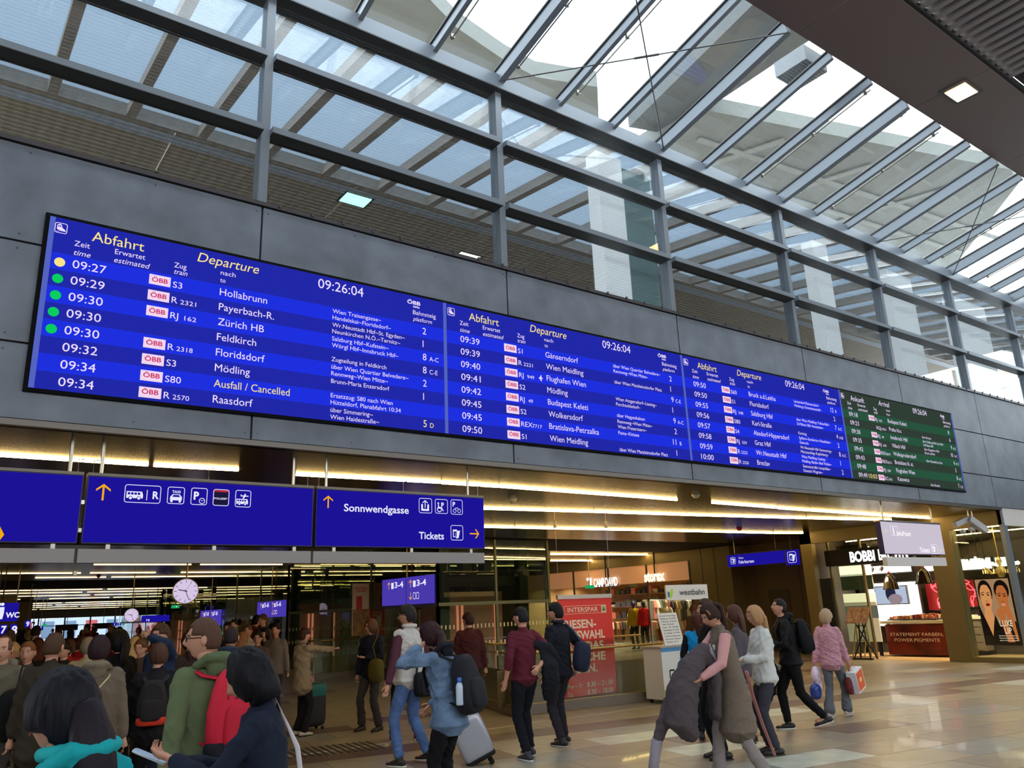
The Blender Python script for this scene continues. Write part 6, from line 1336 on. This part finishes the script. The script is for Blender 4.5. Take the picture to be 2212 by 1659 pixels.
# black backpack man
q = foot(1728,1577)
I = person('young man in black clothes looking up at the board, striding left', q, 1.70, 138, top=(20,20,24), pants=(18,18,22), shoes=(22,22,26), sole=(225,220,212), hair='crop', hc=(34,28,26), lod=0, turn=8, nod=-14, lean=6, lf=(-.08,-.34,.16), rf=(.10,.12,.08), lh=(-.12,.34,1.12), rh=(.14,.36,1.10), lpole=(-.5,-.4,-.8), rpole=(.5,-.4,-.8), thick=1.7, hood=(22,22,26), grip=.8)
backpack(I, 'large plain black backpack on the young man looking up', (20,20,24), w_=.16, h_=.24, d_=.09)
e = attach(I, 'carried_bundle', 'yellow packet and white-edged black coat carried by the man looking up', 'bag'); V = I['V']
superbox(MB(), V((.02,.42,1.0)), (.07,.06,.13), .6).build('yellow_packet', mat('packet_yellow',(220,205,70),.5), e, smooth=True, local=True)
b = MB(); loft(b, [V((.05,.36,.98)),V((.05,.32,.75)),V((.02,.36,.5)),V((.0,.42,.30))], [(.10,.08),(.15,.12),(.10,.09),(.03,.03)], (0,1,0), 16); link('black_coat', remesh(b, 'black_coat', .013, 2, .012, 3), cloth((18,18,20)), e)
b = MB(); loft(b, [V((.12,.50,1.0)),V((.15,.30,.86)),V((.16,.12,.78))], [(.03,.02),(.045,.02),(.04,.02)], (0,0,1), 10); b.build('white_lapel', mat('lapel_cream',(215,208,190),.7), e, smooth=True, local=True)
# pink jacket lady
q = foot(1812,1549)
pk_ = mat('quilted_pink', (196,142,158), .6, bump=.5, bscale=34, voronoi=True)
I = person('older woman with curly grey-blond hair in a pink quilted jacket walking right', q, 1.50, 12, top=(196,142,158), topm=pk_, pants=(96,100,108), shoes=(180,168,158), sole=(200,195,190), hair='curly', hc=(186,158,128), lod=0, turn=-14, lh=(-.24,-.12,.86), rh=(.24,.14,.84), lf=(-.08,-.16,.08), rf=(.10,.16,.09), thick=1.7, hem=.84, flare=.05, lean=4)
e = attach(I, 'shopping_bag', 'white paper carrier bag with an orange front held by the woman in pink', 'bag'); V = I['V']; c_ = V((.28,.26,.58)); Rm = Matrix.Rotation(.25,3,'X')
MB().slab([c_+Rm@Vector(p) for p in ((-.07,-.15,-.15),(.07,-.15,-.15),(.07,.15,-.15),(-.07,.15,-.15))], Rm@Vector((0,0,.3))).build('paper_bag', mat('paper_white',(226,228,236),.6), e, local=True)
MB().slab([c_+Rm@Vector(p) for p in ((.07,-.13,-.13),(.07,.13,-.13),(.07,.13,.13),(.07,-.13,.13))], (.003,0,0)).build('orange_front', mat('orange_print',(226,96,44),.5), e, local=True)
MB().slab([c_+Rm@Vector(p) for p in ((.074,-.05,-.02),(.074,.04,-.02),(.074,.04,.04),(.074,-.05,.04))], (.002,0,0)).build('cream_label', mat('label_cream',(236,206,140),.5), e, local=True)
MB().tube([c_+Rm@Vector((0,-.06,.15)),c_+Rm@Vector((0,-.03,.24)),c_+Rm@Vector((0,.03,.24)),c_+Rm@Vector((0,.06,.15))], .004, 5).build('cord_handle', mat('cord_tan',(180,150,110),.7), e, local=True)
e = attach(I, 'cloth_bag', 'dark red patterned cloth bag behind the orange carrier bag', 'bag'); superbox(MB(), V((.22,.20,.50)), (.05,.17,.13), .6).build('bag', mat('red_pattern',(110,24,34),.7,var=.6,vscale=25), e, smooth=True, local=True); MB().tube([V((.22,.1,.6)),V((.24,.14,.82)),V((.22,.28,.6))], .008, 6).build('strap', mat('red_strap',(110,24,34),.7), e, local=True)
e = attach(I, 'plastic_bag', 'white and magenta plastic bag hanging from the left hand of the woman in pink', 'bag'); superbox(MB(), V((-.24,-.12,.62)), (.06,.09,.18), .7).build('bag', mat('plastic_pink_white',(226,196,214),.4,var=.5,vscale=9), e, smooth=True, local=True)
e = attach(I, 'blue_bag', 'small shiny blue bag hanging lowest beside the white plastic bag', 'bag'); superbox(MB(), V((-.24,-.24,.42)), (.07,.10,.11), .7).build('bag', mat('shiny_blue',(36,60,140),.3), e, smooth=True, local=True); MB().tube([V((-.24,-.24,.52)),V((-.24,-.15,.85))], .006, 6).build('strap', mat('strap_blue',(36,60,140),.4), e, local=True)
# --- middle distance
q = foot(648,1590)
I = person('short-haired woman in a beige jacket pointing to the right', q, 1.55, 10, top=(128,112,88), pants=(24,22,26), shoes=(190,180,160), hair='short', hc=(58,34,26), lod=1, turn=-8, rh=(.10,.62,1.36), lh=(-.16,.30,.86), thick=1.7, hem=.74, rpole=(0,-.1,-1), grip=.2, flare=.03, collar=(132,116,92))
p = AZ(672,1578,0); e = empty('suitcase', p, 'upright suitcase with teal lid and black body beside the pointing woman', 'suitcase', rz=.2); ORG[e.name] = None
superbox(MB(), (0,0,.37), (.20,.13,.31), .3).build('body', mat('case_black',(24,24,32),.6), e, smooth=True, local=True); superbox(MB(), (0,0,.585), (.205,.135,.10), .3).build('teal_lid', mat('case_teal',(16,96,92),.6), e, smooth=True, local=True)
MB().tube([(-.10,0,.65),(-.13,0,1.0),(.0,0,1.02),(.03,0,.65)], .009, 8).build('handle', M_chrome, e, smooth=True, local=True)
for x in (-.15,.15): 
    for y in (-.08,.08): MB().ball((x,y,.03), (.03,.018,.03), 10, 6).build('wheel', M_black, e, local=True)
q = foot(802,1578)
I = person('woman with glasses in a navy jacket and grey trousers facing the camera', q, 1.64, 205, top=(20,22,34), pants=(56,52,52), shoes=(50,38,30), hair='long', hc=(84,54,38), lod=1, turn=-22, lh=(-.02,.20,1.14), rh=(.26,.06,.82), lf=(-.16,.0,.08), rf=(.16,.04,.08), thick=1.7, glasses=True, flare=.02, lpole=(-.6,-.2,-.7))
e = attach(I, 'rucksack', 'olive green drawstring rucksack in front of the woman in navy', 'bag'); V = I['V']; superbox(MB(), V((-.20,.14,.93)), (.13,.09,.18), .75).build('bag', cloth((84,76,30),.8), e, smooth=True, local=True); MB().tube([V((-.2,.14,1.1)),V((-.16,.18,1.3)),V((-.14,.04,1.46))], .008, 6).build('strap', cloth((84,76,30)), e, local=True)
q = foot(1018,1568)
person('man with a dark red jacket and beige bag, back turned, behind the denim woman', q, 1.68, 66, top=(64,28,28), pants=(24,22,26), shoes=(60,36,30), hair='short', hc=(44,24,20), lod=1, turn=40, thick=1.8)
q = foot(872,1600)
person('person with black trousers and dark red shoes hidden behind the man in the vest', q, 1.62, 60, top=(50,34,36), pants=(22,20,24), shoes=(104,24,34), sole=(210,205,200), hair='short', hc=(50,30,24), lod=1, lf=(-.17,0,.08), rf=(.19,.05,.08))
# promotion staff and people near the stand
q = AD(1505,1318,11.2)
person('promoter in a bright blue vest with a long reddish ponytail, back turned', (q.x,q.y), 1.58, 40, top=(20,140,200), vest=True, sleevecol=(24,22,26), pants=(26,26,34), hair='pony', hc=(74,32,22), lod=1, turn=-10, thick=1.8, lh=(-.2,.2,1.0))
q = AD(1525,1293,9.9)
person('young man in a black leather jacket looking left behind the swung coat', (q.x,q.y), 1.72, 150, top=(20,20,22), pants=(22,22,26), hair='short', hc=(66,44,32), lod=1, turn=6, nod=-6, thick=1.8)
q = AD(1634,1305,10.2)
person('woman with long blond hair and a white jacket, looking left', (q.x,q.y), 1.62, 150, top=(206,208,206), pants=(60,60,70), hair='long', hc=(176,136,96), lod=1, turn=8, lh=(-.1,.3,1.1), rh=(.1,.3,1.05), thick=1.6, nod=8)
q = AD(1587,1300,11.0)
person('brown-haired person mostly hidden behind the young woman in front', (q.x,q.y), 1.63, 120, top=(90,84,92), pants=(40,40,50), hair='long', hc=(84,54,42), lod=2)
q = AZ(1352,1450,0)
person('shopper in a dark coat with an orange bag in front of the clothes shop', (16.8,14.9), 1.62, 60, top=(60,44,34), pants=(30,28,34), hair='long', hc=(60,30,20), lod=2)
# crowd at the left: (label, head-top pixel u, v, distance, heading, colours, hair)
CR = [
 ('smiling man in a grey jacket over a pale hooded top at the far left edge', 12,1372,8.9,250,(96,88,74),(60,56,50),'bald',(90,60,44),1,dict(thick=1.6,lh=(-.2,.25,1.0),hood=(110,104,90))),
 ('balding man in a dark brown coat, back turned, in the left crowd', 118,1366,8.2,70,(52,44,34),(44,38,32),'crop',(74,50,34),1,dict(thick=1.9,hem=.72,turn=-20)),
 ('smiling ginger-haired person in grey between the two men at far left', 64,1384,10.0,240,(74,66,58),(40,40,46),'crop',(120,74,46),1,dict(turn=10)),
 ('woman with short dark hair in a grey hooded coat, back turned', 217,1372,7.8,75,(104,92,78),(26,24,30),'short',(40,20,24),1,dict(thick=1.9,hood=(112,100,84),hem=.76)),
 ('black-haired woman in a black leather coat looking left', 262,1360,9.6,120,(18,16,18),(18,16,20),'long',(18,12,12),1,dict(thick=1.7,turn=30,hem=.7)),
 ('man in a black jacket with jeans seen from behind, head bent', 345,1392,8.3,70,(22,20,22),(16,16,18),'short',(70,44,30),1,dict(thick=1.9,turn=20,bulk=1.1,lf=(-.15,0,.08),rf=(.15,0,.08))),
 ('brown-haired man in a blue jacket holding a hand to his face', 353,1346,9.4,210,(30,44,70),(36,44,60),'short',(70,46,30),1,dict(lh=(-.05,.22,1.62),rh=(.25,.1,1.0),lpole=(-1,.2,-.1),grip=.2)),
 ('man in a white shirt with dark vest facing the camera', 537,1348,15.5,230,(190,180,160),(60,56,60),'crop',(90,60,40),2,dict()),
 ('young man in a grey shirt facing the camera by the glass lift', 597,1345,15.0,230,(110,98,88),(40,40,46),'short',(30,20,18),2,dict()),
 ('woman with light brown hair in a dark coat seen from behind', 523,1366,13.2,60,(28,26,34),(26,26,30),'long',(130,88,56),2,dict(thick=1.6)),
 ('dark-haired woman with glasses in a brown cardigan', 558,1368,14.3,235,(86,70,56),(40,36,40),'short',(40,26,22),2,dict(glasses=True)),
 ('woman with black hair reading a leaflet', 573,1357,16.5,230,(30,26,28),(30,28,32),'long',(24,16,16),2,dict()),
 ('dark-haired person with a smile behind the balding man', 142,1384,12,230,(30,24,26),(30,28,30),'short',(30,20,18),2,dict()),
 ('person in a red jacket behind the balding man', 150,1380,13,60,(150,36,30),(50,40,40),'short',(80,50,36),2,dict(thick=1.6)),
 ('grey-haired person in a beige jacket with a rucksack', 192,1376,11,75,(150,140,110),(60,56,52),'short',(120,108,90),2,dict(thick=1.7)),
 ('blond person in a red scarf at far left', 30,1390,13,235,(120,40,30),(50,44,40),'curly',(196,160,110),2,dict()),
 ('dark figure with reddish hair behind the ginger person', 84,1378,14.5,100,(34,28,26),(30,28,28),'long',(96,52,34),2,dict()),
 ('person with blond hair in a cream top right of the leather-coat woman', 292,1376,12.5,70,(170,156,120),(60,50,44),'long',(190,160,110),2,dict()),
 ('person in a black cap and cream jacket', 310,1372,14.,80,(160,150,120),(40,40,40),'cap',(60,60,40),2,dict()),
 ('bearded man with tinted glasses in the crowd', 307,1382,11.5,232,(60,48,40),(40,38,38),'short',(90,60,40),2,dict(glasses=True)),
 ('person with a bright orange top far back', 334,1370,19,60,(180,90,40),(40,38,38),'short',(60,40,30),2,dict()),
 ('long brown-haired woman left of the hooded man', 414,1362,10.5,110,(60,46,40),(40,34,36),'long',(60,32,24),2,dict()),
 ('person in a dark blue jacket right behind the hooded man', 500,1352,9.5,60,(34,44,62),(30,32,40),'crop',(40,30,30),2,dict(hood=(40,50,68))),
 ('person in a dark grey coat, left of the two beige backs', 178,1374,17,60,(50,46,46),(40,38,38),'short',(96,66,46),2,dict()),
 ('person in a crimson coat in the deep crowd', 168,1378,15,80,(150,24,34),(40,38,38),'short',(60,40,30),2,dict()),
]
PI_ = {}
for lb_,u,v,dist,hd_,tc,pc,hr,hcol,lod,kw in CR:
    q = AD(u, v, dist); H_ = min(max(q.z, 1.52), 1.84)
    PI_[lb_] = person(lb_, (q.x,q.y), H_, hd_, top=tc, pants=pc, hair=hr, hc=hcol, lod=lod, **kw)
k1 = [k for k in PI_ if k.startswith('woman with short dark hair in a grey')][0]
I = PI_[k1]; e = attach(I, 'drawstring_bag', 'bright red drawstring bag on the back of the grey hooded coat', 'bag'); V = I['V']
b = MB(); n_ = I['R']; P_ = [V(I['sp'](h)+Vector((x,-.19,0))) for x,h in ((-.03,.32),(.03,.32),(.18,-.0),(.14,-.05),(-.14,-.05),(-.18,0.))]
b.slab(P_, (0,-.07,0)); link('bag', remesh(b, 'bag', .014, 3, .004, 2), mat('drawstring_red',(196,30,26),.6), e)
b = MB()
for k in (-1,1): b.tube([V(I['sp'](.32)+Vector((0,-.2,0))), V(I['sp'](.46)+Vector((k*.11,-.11,0))), V(I['sp'](.51)+Vector((k*.12,0,0)))], .007, 6)
b.build('cord', mat('cord_pale',(190,180,130),.7), e, smooth=True, local=True); disc_ = MB(); disc_.tube([V(Vector((.10,-.27,.93))),V(Vector((.10,-.28,.93)))], .03, 14); disc_.build('round_patch', mat('patch_pale',(220,215,210),.6), e, local=True)
k1 = [k for k in PI_ if k.startswith('man in a black jacket with jeans')][0]
backpack(PI_[k1], 'black rucksack with orange piping on the man in the black jacket', (34,30,30), w_=.14, h_=.21, bottom=(190,50,30))
k1 = [k for k in PI_ if k.startswith('smiling man in a grey jacket')][0]
p = AZ(25,1600,0); q_ = AD(28,1545,8.6); e = empty('rucksack', (q_.x,q_.y,q_.z), 'black rucksack dangling from a hand at the far left', 'bag'); ORG[e.name] = None
superbox(MB(), (0,0,0), (.15,.09,.22), .8).build('bag', cloth((18,17,18)), e, smooth=True, local=True); MB().tube([(0,0,.2),(.03,0,.42)], .008, 6).build('strap', M_black, e, local=True)
# deep crowd: small figures towards the exit, each its own
random.seed(33)
crc = [(60,50,46),(90,40,36),(40,44,56),(120,110,90),(30,28,30),(150,140,120),(80,70,60),(110,40,40),(50,60,80)]
hcc = [(40,26,20),(90,60,40),(20,16,16),(150,120,80),(110,90,70)]
tones = ['brown','dark red','slate','sand','black','cream','taupe','wine red','blue-grey']
hn = ['dark brown','chestnut','black','blond','grey-brown']
protos = {}; PLC = [(v_['pos'].x,v_['pos'].y) for v_ in PI_.values()]
for k in range(60):
    u = random.uniform(5, 620); dist = random.uniform(17, 60)
    if u > 440: dist = random.uniform(18,30)
    q = AD(u, 1350, dist)
    if (10.2 < q.x < 14.7 and 17.3 < q.y < 57) or any((q.x-a)**2+(q.y-b)**2 < .45 for a,b in PLC): continue
    PLC.append((q.x,q.y)); ci = random.randrange(9); hi = ci % 5; st_ = ('short','long','crop')[k % 3]
    key = (ci, k % 3)
    if key not in protos:
        I = person('small figure in a %s top with %s hair, far back in the passage' % (tones[ci], hn[hi]), (q.x,q.y), random.uniform(1.6,1.82), random.choice((55,235,90,200)), top=crc[ci], pants=(36,34,38), hair=st_, hc=hcc[hi], lod=2); protos[key] = I['e']; o = I['e']
    else:
        s_ = protos[key]; o = s_.copy(); COL.objects.link(o); o.location = (q.x,q.y,0); o.rotation_euler.z += random.choice((0,.6,3.0)); o.scale = (1,1,random.uniform(.94,1.05))
        for ch in list(s_.children):
            c2 = ch.copy(); COL.objects.link(c2); c2.parent = o
            for g_ in ch.children: c3 = g_.copy(); COL.objects.link(c3); c3.parent = c2
    o['group'] = 'crowd far back in the passage'
    wh_ = 'under the WC sign' if u < 60 else 'below the platform numbers' if u < 120 else 'below the left exit display' if u < 200 else 'below the right exit display' if u < 260 else 'under the small clock' if u < 330 else 'under the large clock' if u < 440 else 'left of the 5-6 sign' if u < 540 else 'below the 5-6 sign'
    o['label'] = '%s figure in a %s top with %s hair %s' % ('nearer' if dist < 28 else 'distant' if dist < 42 else 'tiny far', tones[ci], hn[hi], wh_)
# mannequins in the clothes shop
for k,(u,v,d,c,lab) in enumerate(((1393,1298,22.2,(190,150,30),'mannequin in a mustard jacket, left of the three'),(1380+10,1302,0,(0,0,0),''),(1388,1300,0,(0,0,0),''),(1436,1300,0,(0,0,0),''))):
    pass
for u,yy_,c,lab in ((1370,22.8,(176,140,34),'shop mannequin in a mustard and black jacket'),(1392,22.3,(190,30,34),'shop mannequin in a red vest with black sleeves'),(1441,20.9,(214,190,150),'pale shop mannequin in a cream padded jacket')):
    p = AX(u,1330,23.55)
    I = person(lab, (p.x,p.y), 1.84, 200, top=c, pants=(30,30,36), hair='bald', hc=(200,180,150) if c[0] > 200 else (30,28,28), lod=2, skin=mat('mannequin_cream' if c[0] > 200 else 'mannequin_black', (222,200,160) if c[0] > 200 else (26,24,24), .4), thick=1.7, name='mannequin'); I['e']['category'] = 'mannequin'
bpy.data.scenes.remove(TMP)
